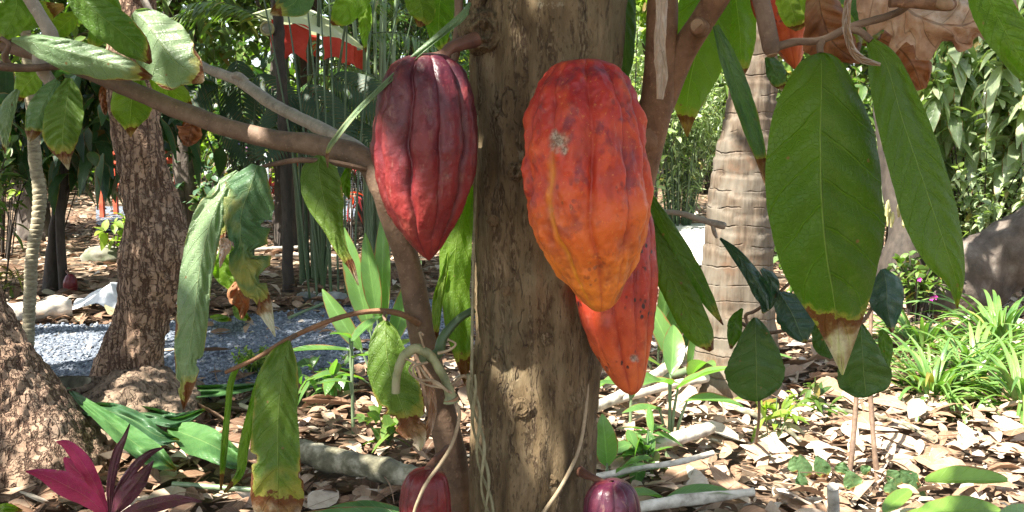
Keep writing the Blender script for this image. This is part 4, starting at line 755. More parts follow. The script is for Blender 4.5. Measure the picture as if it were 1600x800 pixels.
for (n, x0, x1, y0, y1, s, zc) in [(9500, -3.6, 3.8, 1.6, 6.2, 1.15, .05), (9000, -3.4, 3.4, 1.9, 5.5, .33, .05), (7500, -6.5, 7, 6.2, 13, 1.1, .03), (2500, -10, 10, 13, 20, 1.4, .03), (1500, -4, 4, -2.5, 1.6, 1., .02)]:
    x, y = scatter(n, x0, x1, y0, y1); g = in_gravel(x, y); keep = (~g) | (rng.random(n) < .09)
    ppx, ppy, _ = project(np.stack([x, y, 0 * x], -1)); keep &= ~((ppx > 1000) & (ppx < 1130) & (ppy > 348) & (ppy < 412) & (rng.random(n) < .9))
    x, y = x[keep], y[keep]; n = len(x)
    a = rng.uniform(0, 2 * np.pi, n); D = np.stack([np.cos(a), np.sin(a), rng.normal(0, .16, n)], -1); Nn = np.stack([rng.normal(0, .38, n), rng.normal(0, .38, n), np.ones(n)], -1)
    L = s * rng.uniform(.04, .13, n) * np.where(rng.random(n) < .13, 1.6, 1); Wd = L * rng.uniform(.3, .55, n)
    P = np.stack([x, y, rng.uniform(.0, zc, n) * .6 + .008 * (L / .1)], -1) - D * (L / 2)[:, None]
    tone = np.where((x > .3) & (y < 8), .30 + .68 * rng.random(n) ** .8, rng.random(n) ** 1.5)  # sunlit right painted paler, shaded left and far painted browner
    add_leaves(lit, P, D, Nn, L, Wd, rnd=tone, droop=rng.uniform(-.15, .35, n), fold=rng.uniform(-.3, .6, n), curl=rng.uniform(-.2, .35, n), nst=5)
n = 1500; x, y = scatter(n, -3.4, 3.6, 1.8, 7.5); k = ~in_gravel(x, y); x, y = x[k], y[k]; n = len(x); a = rng.uniform(0, 6.283, n); D = np.stack([np.cos(a), np.sin(a), rng.normal(0, .1, n)], -1)
add_leaves(lit, np.stack([x, y, rng.uniform(.02, .06, n)], -1), D, np.stack([rng.normal(0, .3, n), rng.normal(0, .3, n), np.ones(n)], -1), rng.uniform(.06, .3, n), rng.uniform(.004, .009, n), rnd=rng.uniform(0, .75, n), droop=rng.uniform(-.1, .1, n), fold=.7, curl=rng.uniform(-.2, .2, n))
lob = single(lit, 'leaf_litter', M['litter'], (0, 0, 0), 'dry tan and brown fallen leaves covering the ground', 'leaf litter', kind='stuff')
# chips of gravel
chips = MB(); n = 16000
tpar = rng.random(n); upar = rng.random(n); ii = (tpar * (gp.shape[0] - 1)).astype(int); jj = np.clip((upar * (gp.shape[1] - 1)), 0, gp.shape[1] - 1.001); j0 = jj.astype(int)
Pc = gp[ii, j0] * (1 - (jj - j0))[:, None] + gp[ii, np.minimum(j0 + 1, gp.shape[1] - 1)] * (jj - j0)[:, None] + np.stack([rng.normal(0, .05, n), rng.normal(0, .04, n), np.zeros(n)], -1)
Pc = Pc[Pc[:, 0] > -3.6]; n = len(Pc); r = rng.uniform(.007, .019, n)
oct_ = np.array([[1, 0, 0], [-1, 0, 0], [0, 1, 0], [0, -1, 0], [0, 0, 1], [0, 0, -1]], float)
jit = 1 + rng.uniform(-.35, .35, (n, 6, 1)); rot = rng.normal(size=(n, 3, 3)); Q = np.linalg.qr(rot)[0]
Vc = Pc[:, None] + np.einsum('nij,kj->nki', Q, oct_) * jit * r[:, None, None] * np.array([1, 1, .75])
tri = np.array([[0, 2, 4], [2, 1, 4], [1, 3, 4], [3, 0, 4], [2, 0, 5], [1, 2, 5], [3, 1, 5], [0, 3, 5]])
chips.add(Vc.reshape(-1, 3), (tri[None] + (np.arange(n) * 6)[:, None, None]).reshape(-1, 3), rnd=np.repeat(rng.random(n), 6))
single(chips, 'gravel_stones', M['chip'], (0, 0, 0), 'loose blue-grey gravel chips on the path', 'gravel', kind='stuff', flat=True)
# ------------------------------------------------------------------ rocks, sticks, logs, cloth
def rock(label, px, py, wpx, hr, mat, seed, dr=.8, group=None):
    c = G(px, py); w = wpx * c[1] / F / 2; n, m = 26, 34
    th = np.linspace(0, 2 * np.pi, m)[None]; ph = np.linspace(0.0, np.pi, n)[:, None]
    d = np.stack(np.broadcast_arrays(np.sin(ph) * np.cos(th), np.sin(ph) * np.sin(th), np.cos(ph) + 0 * th), -1)
    s = 1 + .22 * fbm(d * 1.5 + seed, seed, 4); s = np.minimum(s, 1.06 + .1 * vnoise(d * 3 + seed, seed))
    V = d * s[..., None] * np.array([w, w * dr, w * hr]) ; V[:, -1] = V[:, 0]
    V = V + c + np.array([0, w * dr, w * hr * .35])
    return single(MB().add(V.reshape(-1, 3), gridfaces(n, m)), 'rock', mat, c, label, 'rock', group)
rock('pale mossy boulder between the dark shrub and the rough trunk', 150, 412, 68, .55, M['rock_pale'], 1)
rock('round dark grey rock right of the torn leaf bunch', 512, 482, 58, .6, M['rock'], 2)
rock('small grey rock just right of the round dark one', 548, 478, 36, .7, M['rock'], 5)
rock('low grey rock left of the round dark one', 476, 470, 34, .5, M['rock'], 6)
rock('tan block of stone on the litter behind the hanging leaves', 450, 352, 62, .8, M['rock_tan'], 9)
rock('grey half buried stone in the shade left of the tan block', 392, 372, 40, .5, M['rock'], 12)
def gstick(label, pts, name='stick', mat=None, z=None, cat='stick', seed=0, nu=14):
    """pts px,py,halfwidth px : lies on the ground (first row may be propped by the z list)"""
    zs = z or [0.0] * len(pts); P = []; R = []
    for (x, y, h), zz_ in zip(pts, zs):
        q = Gv(x, y, zz_ + .045); r = h * q[1] / F; P.append(q + np.array([0, 0, r * .6 if z is None else 0])); R.append(r)
    mb = add_tube(MB(), P, R, nu=nu, nv=70, bump=lambda V, L, th: .16 * np.mean(R) * fbm(V * 22, seed, 4))
    return single(mb, name, mat or M['stick'], P[0], label, cat)
gstick('weathered branch lying nearest the speckled pod tip', [(880, 655, 8), (930, 636, 9), (985, 610, 9), (1040, 575, 8), (1082, 545, 7)], seed=1, z=[.02, .03, .05, .08, .14])
gstick('smooth pale stick crossing behind the broad seedlings', [(930, 636, 6), (1030, 606, 7), (1090, 594, 7), (1140, 584, 6)], seed=2, z=[.02, .05, .06, .06], mat=M['log_pale'])
gstick('thick grey branch with a knobbly end in the middle of the sticks', [(940, 712, 9), (1000, 699, 10), (1060, 684, 11), (1100, 672, 11), (1112, 668, 9)], seed=3, z=[.02, .03, .04, .05, .05])
gstick('thin grey stick below the knobbly branch', [(930, 745, 5), (1000, 732, 5), (1060, 722, 5), (1114, 708, 5)], seed=4, z=[.02, .04, .05, .06])
gstick('lowest pale branch at the bottom right of the trunk', [(990, 795, 9), (1060, 782, 10), (1120, 776, 9), (1178, 768, 7)], seed=5, z=[.02, .03, .03, .04])
gstick('green stalk lying behind the pale stick', [(1010, 596, 6), (1070, 580, 6), (1130, 562, 5)], mat=M['cane_pale'], seed=6, z=[.03, .06, .10], name='stalk')
gstick('dark forked stick on the sunlit litter', [(1150, 640, 4), (1190, 655, 5), (1225, 670, 4), (1250, 690, 3)], mat=M['log_dark'], seed=7)
gstick('thin twig lying in the bright litter by the saplings', [(1250, 610, 3), (1310, 640, 3), (1400, 660, 3), (1460, 690, 2)], mat=M['log_dark'], seed=17)
gstick('dark mossy log on the litter left of the thin stem', [(470, 712, 17), (510, 728, 20), (560, 738, 20), (610, 748, 21), (650, 758, 19), (680, 768, 15)], mat=M['log_dark'], seed=8, name='log', cat='log', nu=24)
gstick('pale sawn log lying by the slim ringed stem', [(-60, 500, 14), (0, 496, 14), (60, 493, 14), (112, 488, 13)], mat=M['log_pale'], seed=9, name='log', cat='log', nu=24)
gstick('thin brown stalk on the litter behind the white cloth', [(250, 392, 3), (330, 398, 3), (430, 390, 3), (560, 386, 3)], seed=10)
gstick('pale bamboo pole lying by the tan block', [(430, 402, 3), (480, 400, 3.5), (560, 404, 3)], mat=M['log_pale'], seed=11, name='pole', cat='pole')
gstick('yellow-green stalk resting against the round rock', [(452, 498, 2.5), (490, 482, 2.5), (540, 462, 2.5)], mat=M['cane_pale'], seed=12, name='stalk', cat='stalk')
gstick('green leaf stalk lying low beside the fallen leaves', [(270, 758, 4), (340, 764, 4.5), (400, 768, 4)], mat=M['cane_pale'], seed=13, name='stalk', cat='stalk')
def cloth(label, pts, seed, h=.06):
    c = G(*pts); w, d = pts_w[seed]
    u, v = np.meshgrid(np.linspace(-1, 1, 60), np.linspace(-1, 1, 44)); rr = np.hypot(u, v)
    edge = 1 + .25 * vnoise(np.stack([np.arctan2(v, u) * 1.3, u * 0, v * 0 + seed], -1), seed)
    X = c[0] + u * w * edge; Yy = c[1] + v * d * edge
    Z = .03 + h * np.clip(1 - rr * .75, 0, 1) + h * .7 * (.5 + .5 * np.sin(5 * u + 3 * vnoise(np.stack([u * 1.5, v * 1.5, u * 0 + seed], -1), seed))) * np.clip(1.35 - rr, 0, 1)
    return single(MB().add(np.stack([X, Yy, Z], -1).reshape(-1, 3), gridfaces(44, 60)), 'cloth', M['cloth'], c, label, 'cloth')
pts_w = {3: (.17, .20), 4: (.10, .30)}
cloth('crumpled white cloth on the litter left of the rough trunk', (168, 482), 3, .10)
cloth('white cloth just right of the rough trunk, mostly behind it', (292, 486), 4, .26)
# ------------------------------------------------------------------ plants
def bush(name, label, base, h, spread, nst, lps, L, W, leaf, cat='bush', droop=.35, lo=.25, lean=(0, 0), stem='dark_bark', sr=.008, up=.2, group=None, fold=.25, nst_leaf=5):
    root = thing(name, base, label, cat, group); b = np.array(base, float); sm = MB(); lm = MB(); P = []; D = []; Nn = []; 
    for i in range(nst):
        a = rng.uniform(0, 2 * np.pi); rr = spread * math.sqrt(rng.random()); hh = h * rng.uniform(.55, 1.)
        e = b + np.array([lean[0] + rr * math.cos(a), lean[1] + rr * math.sin(a), hh]); s0 = b + np.array([rr * .18 * math.cos(a), rr * .18 * math.sin(a), -.03])
        m1 = s0 * .45 + e * .55 + np.array([-.15 * rr * math.cos(a), -.15 * rr * math.sin(a), .12 * hh])
        pts = np.array([s0, m1, e]); add_tube(sm, pts, [sr, sr * .7, sr * .35], nu=6, nv=10, cap=False)
        t = rng.uniform(lo, 1, lps); c = smooth(pts, 40); idx = (t * 39).astype(int); P.append(c[idx]); tang = unit(np.gradient(c, axis=0))[idx]
        d = unit(rdir(lps, up) + tang * .5); d[:, 2] -= .1; D.append(d); Nn.append(unit(np.array([0, 0, 1.]) + rng.normal(0, .35, (lps, 3))))
    P = np.vstack(P); D = np.vstack(D); Nn = np.vstack(Nn); n = len(P); LL = L * rng.uniform(.6, 1.2, n)
    add_leaves(lm, P, D, Nn, LL, W / L * LL * rng.uniform(.8, 1.15, n), droop=droop * rng.uniform(.4, 1.6, n), fold=fold, nst=nst_leaf)
    sm.build('stem', M[stem], root); lm.build('foliage', M[leaf], root); return root
def tree(name, label, base, H_, r, crown_c, crown_r, ncl, lpc, L, W, leaf, bark, cat='tree', group=None, bend=(0, 0), clr=.45, droop=.35, nlimb=7, trunkmb=None, sparse=None):
    root = thing(name, base, label, cat, group); b = np.array(base, float); cc = b + np.array(crown_c, float); cr = np.array(crown_r, float)
    top = cc.copy(); mid = b + (top - b) * .5 + np.array([bend[0], bend[1], 0])
    add_tube(MB(), [b - [0, 0, .1], b + (mid - b) * .3, mid, top], [r * 1.35, r, r * .85, r * .4], nu=20, nv=60, bump=knobbly(r * .12, 5 / r * .3, 2 / r * .3)).build('trunk', M[bark], root)
    limb = MB(); cl = []
    for i in range(ncl):
        d = rdir(1)[0]; cl.append(cc + d * cr * rng.uniform(.35, 1.))
    for i in range(nlimb):
        e = cl[i % len(cl)]; s0 = mid + (top - mid) * rng.uniform(0, .8); add_tube(limb, [s0, (s0 + e) / 2 + rdir(1)[0] * .1 * np.linalg.norm(e - s0), e], [r * .35, r * .22, r * .08], nu=8, nv=14, cap=False)
    limb.build('limb', M[bark], root)
    P = []; 
    for c in cl: P.append(c + rng.normal(0, clr / 2, (lpc, 3)) * np.array([1, 1, .7]))
    P = np.vstack(P); n = len(P); D = rdir(n, -.15); Nn = unit(np.array([0, 0, 1.]) + rng.normal(0, .45, (n, 3)))
    k = np.ones(n, bool) if sparse is None else sparse(P)
    P, D, Nn = P[k], D[k], Nn[k]; n = len(P); LL = L * rng.uniform(.65, 1.2, n)
    if n: add_leaves(MBx := MB(), P, D, Nn, LL, W / L * LL, droop=droop * rng.uniform(.3, 1.6, n), fold=.25); MBx.build('crown', M[leaf], root)
    return root
g0 = lambda x, y: tuple(G(x, y))
# left side
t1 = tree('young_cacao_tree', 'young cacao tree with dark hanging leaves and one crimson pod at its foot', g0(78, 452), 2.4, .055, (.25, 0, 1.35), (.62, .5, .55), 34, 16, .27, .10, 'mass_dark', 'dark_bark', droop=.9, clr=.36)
add_tube(MB(), [G(100, 455) + np.array([0, 0, -.05]), G(98, 455) + np.array([.02, 0, .6]), G(100, 455) + np.array([.1, 0, 1.3])], [.035, .03, .02], nu=14, nv=30).build('trunk', M['dark_bark'], t1)
pod('distant dark crimson cacao pod hanging low on the young dark cacao tree', [(110, 428, G(98, 455)[1] - .08, 3), (110, 430, G(98, 455)[1] - .08, 6), (110, 440, G(98, 455)[1] - .08, 10.5), (110, 452, G(98, 455)[1] - .08, 10), (111, 465, G(98, 455)[1] - .08, 6), (112, 471, G(98, 455)[1] - .08, 1)], M['pod_crimson'], phase=.2, seed=61, n=40, m=60, bump=.001, stalk=[(104, 424, G(98, 455)[1] - .03, 2), (110, 431, G(98, 455)[1] - .08, 2)])
bush('bush', 'mid green leafy bush at the far left edge', g0(-20, 470), 1.5, .55, 16, 26, .13, .055, 'mass_mid')
bush('bush', 'yellow-green leafy bush behind the left edge bush', g0(-10, 400), 2.2, .9, 20, 30, .15, .06, 'mass_lime')
bush('plant', 'thin plant with heart shaped pale green leaves behind the rough trunk', g0(300, 385), 1.15, .45, 9, 12, .15, .11, 'mass_blue', cat='plant', droop=.7)
bush('plant', 'low plant with lime leaves by the mossy boulder', g0(178, 408), .45, .25, 6, 10, .14, .08, 'mass_lime', cat='plant')
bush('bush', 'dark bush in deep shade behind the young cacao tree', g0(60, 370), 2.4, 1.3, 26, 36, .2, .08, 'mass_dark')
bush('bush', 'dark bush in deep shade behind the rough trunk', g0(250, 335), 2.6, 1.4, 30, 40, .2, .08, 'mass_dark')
bush('bush', 'fresh lime bush beyond the red bench', g0(350, 318), 1.6, 1.2, 24, 34, .16, .07, 'mass_lime')
bush('bush', 'mid green bush beyond the cane palm', g0(520, 320), 1.5, 1.5, 30, 40, .16, .06, 'mass_mid')
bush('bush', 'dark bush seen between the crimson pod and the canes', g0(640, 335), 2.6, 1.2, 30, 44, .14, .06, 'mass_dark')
bush('fern', 'small bright ferny seedling on the gravel edge', g0(405, 588), .15, .13, 34, 12, .035, .016, 'mass_lime', cat='plant', sr=.002, stem='cane')
bush('seedling', 'low lime seedling at the lower left edge of the path', g0(12, 470), .25, .16, 7, 5, .16, .03, 'mass_yell', cat='plant', sr=.003)
# canes with fronds
def frond(mb, sm, base, d, L, nl=26, lw=.02, ll=.28, droop=.5):
    d = unit(np.array(d, float)); side = unit(np.cross(d, [0, 0, 1.])); t = np.linspace(0, 1, nl); C = [np.array(base, float) + d * L * x - np.array([0, 0, droop * L * x ** 2]) for x in t]; C = np.array(C)
    add_tube(sm, C[::5], np.linspace(.007, .002, len(C[::5])), nu=6, nv=24, cap=False); T = unit(np.gradient(C, axis=0))
    for sg in (-1, 1):
        k = slice(3, None); n = nl - 3; l = ll * np.sin(np.pi * np.clip(t[k] * .85 + .12, 0, 1)) ** .6; D = unit(T[k] * .8 + side * sg + rng.normal(0, .08, (n, 3))); D[:, 2] -= .15
        add_leaves(mb, C[k], D, unit(np.cross(D, T[k] * sg) * 1.0 + .01), l, lw, droop=.35, fold=.2, nst=4)
def canes(name, label, base, specs, fr, cat='palm', leaf='mass_mid', matc='cane'):
    root = thing(name, base, label, cat); b = np.array(base, float); lm = MB(); sm = MB()
    for (px, py, dY, rpx, bx) in specs:
        e = PY(px, py, b[1] + dY); s0 = b + np.array([bx, 0, -.05]); m_ = s0 * .55 + e * .45 + np.array([(bx - (e[0] - b[0])) * .12, 0, .05])
        r = .62 * rpx * b[1] / F; add_tube(MB(), [s0, m_, e], [r * 1.2, r, r * .7], nu=10, nv=40, bump=lambda V, L, th: r * .10 * np.maximum(0, np.cos(L * 42)) ** 8).build('cane', M[matc], root)
    for (px, py, dY, dx, dz, L) in fr: frond(lm, sm, PY(px, py, b[1] + dY), (dx, rng.uniform(-.5, .1), dz), L, ll=.30 * L / .9)
    if fr: sm.build('frond_stalk', M['cane'], root); lm.build('fronds', M[leaf], root)
    return root
canes('cane_palm', 'clump of dark green canes with feathery fronds left of the crimson pod', g0(486, 440),
      [(420, -120, 0, 6, -.06), (452, -60, .2, 5, -.02), (480, -120, .1, 6, .02), (500, -60, -.2, 5, .05), (530, -100, .2, 6, .03), (466, 20, .3, 4, -.08), (545, 0, -.3, 4, .08)],
      [(470, 120, 0, .9, .2, .7), (500, 100, .1, 1, .1, .8), (450, 130, 0, -.9, .3, .8), (560, 60, .2, .9, .3, .9), (420, 30, .2, -1, .5, .9), (520, 150, -.1, .9, -.1, .6), (480, 40, .1, .8, .7, 1.), (440, 60, .1, -.7, .8, 1.)])
canes('cane_palm', 'tall pale green canes crowding behind the crimson pod', g0(592, 425),
      [(540, -100, 0, 6, -.05), (562, -100, .3, 6, -.02), (584, -80, .0, 5, .0), (604, -120, .1, 6, .03), (622, -60, .1, 5, .05), (560, 60, .5, 4, -.06), (596, 0, -.1, 4, .0), (570, -60, -.4, 5, -.1), (618, 40, .5, 4, .08)],
      [(560, 80, 0, -.8, .4, .8), (600, 40, .2, .7, .6, .9), (590, 100, .2, -1, .2, .7), (620, 150, .4, .8, .2, .7), (575, -20, .3, -.9, .5, 1.0)], matc='cane_pale', leaf='mass_blue')
bush('red_plant', 'small plant with bright red leaves beside the canes', g0(450, 345), 1.25, .55, 7, 7, .2, .04, 'mass_red' if 'mass_red' in M else 'mass_mid', cat='plant') if False else None
M['mass_red'] = mass_leaf('red_leaves', [(.30, .02, .03), (.45, .04, .05)], brown=0, trans=.3)
bush('red_plant', 'small plant with bright red leaves beside the canes', g0(442, 362), 1.0, .35, 6, 6, .2, .045, 'mass_red', cat='plant')
bush('red_plant', 'red leaved plant low to the right of the canes', g0(545, 395), .95, .12, 3, 4, .2, .045, 'mass_red', cat='plant')
# split-leaved plants and thin stems that fill the view below the parasol
def splitleaf(label, base, leaves, mat):
    root = thing('split_leaf_plant', base, label, 'plant'); b = np.array(base, float); sm = MB()
    for (px, py, dY, dx, dz, L, Wd) in leaves:
        c = PY(px, py, b[1] + dY); d = unit(np.array([dx, -.35, dz])); side = unit(np.cross(d, [0, -1., .35])); mb = MB(); N_ = 17
        add_tube(sm, [b, (b + c) / 2 + [0, 0, .15], c], [.014, .010, .006], nu=7, nv=20, cap=False); tt = np.linspace(.0, 1, N_)
        for sg in (-1, 1):
            P = c + d * (tt * L)[:, None] - np.array([0, 0, 1.]) * (.25 * L * tt ** 2)[:, None]; ll = Wd * .5 * np.sin(np.pi * np.clip(tt * .8 + .2, 0, 1)) ** .7 + .03
            D = unit(side * sg + d * .55 + np.array([0, -.1, -.15])); add_leaves(mb, P, np.tile(D, (N_, 1)), np.tile(np.cross(D, d) * sg, (N_, 1)), ll, L / N_ * 1.15, rnd=np.full(N_, rng.random()), droop=.3, fold=.1, nst=5, shape=.75)
        mb.build('leaf', M[mat], root)
    sm.build('stem', M['cane'], root)
splitleaf('dark split-leaved plant under the parasol', g0(505, 452), [(480, 135, 0, .6, -.6, .5, .42), (520, 120, .1, .9, -.3, .5, .4), (455, 150, .1, -.4, -.8, .45, .4), (500, 175, -.1, .3, -.9, .5, .4), (545, 190, 0, .7, -.6, .4, .35)], 'split')
splitleaf('dark split-leaved plant behind the long grey limb', g0(395, 440), [(330, 110, 0, -.5, -.7, .5, .45), (370, 95, .1, .2, -.9, .5, .45), (400, 120, -.1, .8, -.5, .5, .4), (350, 170, 0, .6, -.8, .4, .35), (300, 160, .1, -.8, -.3, .4, .35)], 'split')
canes('thin_stems', 'sparse thin dark stems standing among the split leaves', g0(540, 470), [(405, -40, 0, 2.5, -.25), (436, -80, .3, 2.5, -.2), (470, -90, .0, 2.5, -.1), (497, -90, .2, 2.2, -.1), (512, -60, .2, 2.5, -.05), (545, -90, -.2, 2.5, .0), (590, -60, .2, 2.5, .05), (630, -40, .2, 2.5, .1), (650, 0, .1, 2, .12)], [], cat='stems')
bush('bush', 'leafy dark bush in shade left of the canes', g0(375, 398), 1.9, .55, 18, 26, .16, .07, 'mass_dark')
bush('bush', 'mid green bush just left of the crimson pod', g0(590, 372), 2.2, .9, 26, 34, .12, .05, 'mass_mid')
# broad ginger-like plants
def ginger(label, base, blades, mat='ginger', name='broad_leaf_plant', cat='plant', group=None):
    """blades: dx,dy,z0, direction(3), L, W, droop"""
    root = thing(name, base, label, cat, group); b = np.array(base, float); mb = MB(); sm = MB()
    for i, (dx, dy, z0, d, L, W, dr) in enumerate(blades):
        s0 = b + np.array([dx, dy, z0]); dd = unit(np.array(d, float)); nrm = np.array([0, 0, 1.]) if abs(dd[2]) < .8 else np.array([0, -1., .2])
        m1 = MB(); blade(m1, s0, dd, nrm, L, W, droop=dr, fold=.35, N=22, M=9, seed=i + int(abs(b[0]) * 50), wav=.06, rnd=rng.uniform(.1, .9), shape=.85, power=.75); m1.build('leaf', M[mat], root)
        add_tube(sm, [b + np.array([dx * .2, dy * .2, -.02]), b + np.array([dx * .7, dy * .7, z0 * .6]), s0 + dd * .01], [.008, .006, .004], nu=7, nv=12, cap=False)
    sm.build('stem', M['cane_pale'], root); return root
ginger('upright clump of bright broad leaves below the crimson pod', g0(600, 612), [(0, 0, .30, (.02, -.1, 1), .55, .085, .2), (-.06, .02, .28, (-.25, 0, 1), .50, .11, .2), (-.10, .0, .2, (-.5, -.1, .8), .34, .09, .35), (.04, .0, .22, (.3, -.1, .9), .42, .10, .3), (.02, -.05, .15, (.45, -.4, .7), .34, .10, .5), (-.08, -.08, .08, (-.5, -.5, .35), .32, .085, .4), (-.02, -.02, .35, (-.12, -.1, 1), .40, .09, .15)])
ginger('seedling with flat lime leaves on a straight stem in the litter', g0(552, 672), [(0, 0, .33, (-1, -.1, .12), .30, .07, .2), (0, 0, .30, (.8, -.4, .3), .2, .07, .3), (0, 0, .20, (-.9, -.3, .2), .16, .05, .3), (0, 0, .36, (.4, .5, .5), .2, .06, .3), (0, 0, .38, (-.3, -.6, .4), .14, .05, .3)])
ginger('long flat leaves along the bottom edge left of the small pod', g0(655, 842), [(-.02, 0, .06, (-1, -.03, .12), .42, .10, .22), (-.02, .04, .05, (-.9, .3, .1), .3, .07, .2)])
ginger('upright pale leaves between the speckled pod and the palm', g0(1028, 580), [(0, 0, .15, (.15, 0, 1), .50, .09, .2), (.05, 0, .15, (.45, 0, .8), .40, .10, .5), (-.08, 0, .1, (-.2, 0, 1), .42, .08, .2), (.1, .02, .12, (.9, -.1, .5), .42, .09, .7), (0, 0, .1, (.25, -.3, .8), .36, .07, .35), (.12, 0, .12, (.5, .2, .9), .40, .09, .3)])
ginger('broad seedling with heart shaped leaves among the sticks', g0(1045, 705), [(.02, 0, .24, (.55, -.2, .45), .24, .10, .3), (0, 0, .26, (-.35, -.3, .2), .20, .12, .4), (.05, -.02, .20, (.9, -.2, .2), .22, .10, .35), (0, 0, .30, (.1, .3, .5), .22, .09, .3), (-.03, 0, .16, (-.9, -.2, .2), .16, .07, .3)])
ginger('low seedling with upright leaves beside the trunk foot', g0(948, 772), [(0, 0, .10, (-.1, -.2, 1), .18, .085, .3), (.03, 0, .07, (.6, -.3, .7), .15, .08, .4), (.02, 0, .05, (.9, .1, .4), .18, .07, .3)])
ginger('low leaves in front of the lowest pale branch', g0(1040, 800), [(0, 0, .05, (.7, -.2, .25), .22, .085, .25), (0, 0, .04, (-.5, -.3, .3), .20, .08, .3), (0, 0, .04, (.95, .1, .1), .26, .07, .15)])
ginger('seedling with narrow leaves behind the thick grey branch', g0(985, 668), [(0, 0, .12, (.1, 0, 1), .16, .05, .3), (0, 0, .16, (-.8, -.2, .4), .16, .06, .3), (0, 0, .18, (.8, -.3, .3), .2, .07, .3)])
ginger('small upright seedling left of the sticks at the trunk', g0(930, 640), [(0, 0, .08, (.5, 0, .5), .2, .06, .4), (0, 0, .08, (-.5, 0, .5), .16, .06, .4)])
ginger('second clump of broad bright leaves hiding the foot of the palm', g0(1075, 612), [(0, 0, .12, (.3, -.2, 1), .40, .10, .4), (-.05, 0, .12, (-.4, -.2, .9), .38, .10, .5), (.08, 0, .10, (.8, -.3, .6), .40, .10, .5), (0, -.05, .08, (.1, -.6, .7), .32, .10, .6), (.1, .05, .1, (.5, 0, .9), .36, .09, .5), (-.1, 0, .1, (-.8, -.1, .6), .32, .08, .5)])
bush('seedling', 'small pale seedling with narrow leaves in the sunlit litter', g0(1210, 690), .22, .10, 5, 6, .11, .03, 'mass_lime', cat='plant', sr=.003, stem='cane')
bush('seedling', 'low green seedling tucked behind the saplings', g0(1290, 655), .14, .10, 5, 6, .09, .035, 'mass_mid', cat='plant', sr=.003, stem='cane')
bush('seedling', 'leafy seedling between the sticks and the trunk foot', g0(1010, 740), .16, .12, 7, 6, .12, .05, 'ginger', cat='plant', sr=.003, stem='cane')
bush('seedling', 'low seedling under the cut vine', g0(600, 700), .16, .12, 6, 6, .10, .045, 'mass_mid', cat='plant', sr=.003, stem='cane')
bush('seedling', 'low green seedlings at the path edge left of the thin stem', g0(510, 625), .18, .16, 9, 6, .11, .045, 'ginger', cat='plant', sr=.003, stem='cane')
# thick leaves at the lower right corner
fl = thing('fleshy_plant', G(1440, 840), 'low plant with thick pale green leaves at the bottom right', 'plant')
for i, (pts, w) in enumerate([([(1446, 752, .16), (1500, 745, .19), (1560, 742, .19), (1578, 744, .18)], 1), ([(1440, 800, .1), (1480, 770, .13), (1530, 768, .14), (1570, 790, .1)], 1), ([(1400, 815, .08), (1440, 782, .12), (1490, 780, .12), (1540, 810, .08)], 1), ([(1560, 820, .1), (1590, 790, .12), (1640, 790, .1)], 1), ([(1380, 800, .08), (1400, 770, .11), (1425, 760, .12)], .6)]):
    c = np.array([Gv(x, y, z) for x, y, z in pts]); d = c[-1] - c[0]; L = np.linalg.norm(d); mb = MB(); blade(mb, c[0], d, (0, -.5, 1), L, .085 * w, droop=.12, fold=.6 if i == 0 else .35, N=24, M=11, seed=i, rnd=.75 - .1 * i, shape=.9, power=.5, wav=.05); mb.build('leaf', M['fleshy'], fl)
# strap-leaved clumps in the sun
def strapclump(label, base, n, L, W, group=None, sm=.6):
    root = thing('lily_clump', base, label, 'plant', group); b = np.array(base, float); mb = MB()
    for i in range(n):
        a = rng.uniform(0, 2 * np.pi); el = rng.uniform(.5, 1.45); s0 = b + np.array([math.cos(a), math.sin(a), 0]) * rng.uniform(0, .12)
        blade(mb, s0, (math.cos(a) * math.cos(el), math.sin(a) * math.cos(el), math.sin(el)), (-math.cos(a) * math.sin(el), -math.sin(a) * math.sin(el), math.cos(el)), L * rng.uniform(.6, 1.15), W * rng.uniform(.7, 1.2), droop=rng.uniform(.6, 1.5), fold=.3, N=12, M=3, shape=.55, power=.6, seed=i, rnd=rng.random(), twist=rng.uniform(-.6, .6))
    mb.build('blades', M['strap'], root)
strapclump('sunlit strap-leaved clump nearest the leaf litter', g0(1455, 615), 85, .40, .024)
strapclump('strap-leaved clump in the middle of the lily bed', g0(1520, 590), 90, .42, .025)
strapclump('strap-leaved clump against the right edge', g0(1600, 640), 85, .46, .025)
strapclump('strap-leaved clump at the back below the leaning trunk', g0(1560, 545), 90, .55, .03)
strapclump('small strap-leaved clump behind the bed on the left', g0(1440, 545), 60, .42, .026)
strapclump('strap-leaved clump just beyond the right edge of the bed', g0(1680, 590), 60, .48, .026)
# right side background
bush('bush', 'tall shrub with large pale glossy leaves in the upper right', g0(1520, 448), 2.35, .80, 22, 52, .25, .11, 'mass_pale', droop=.8, lo=.35)
bush('bush', 'second large leaved shrub at the right edge', g0(1640, 440), 2.5, .8, 22, 46, .25, .11, 'mass_pale', droop=.8, lo=.35)
bush('bush', 'twiggy small leaved bush under the glossy shrub', g0(1530, 455), 1.12, .85, 80, 50, .075, .045, 'mass_pale', lo=.2)
bush('bush', 'small leaved bush right of the dark hollow', g0(1440, 420), 1.0, .5, 50, 40, .075, .045, 'mass_lime', lo=.2)
bush('bamboo', 'feathery bamboo-like bush in full sun behind the fork', g0(1060, 352), 2.3, .9, 60, 60, .17, .026, 'mass_pale', cat='bamboo', lo=.1, stem='cane')
bush('bush', 'sunny bush to the left of the bamboo, seen past the trunk', g0(985, 360), 2.6, 1.0, 40, 36, .15, .07, 'mass_pale', lo=.1)
bush('bush', 'lime bush beyond the palm trunk', g0(1180, 345), 2.2, 1.2, 46, 40, .14, .06, 'mass_lime', lo=.1)
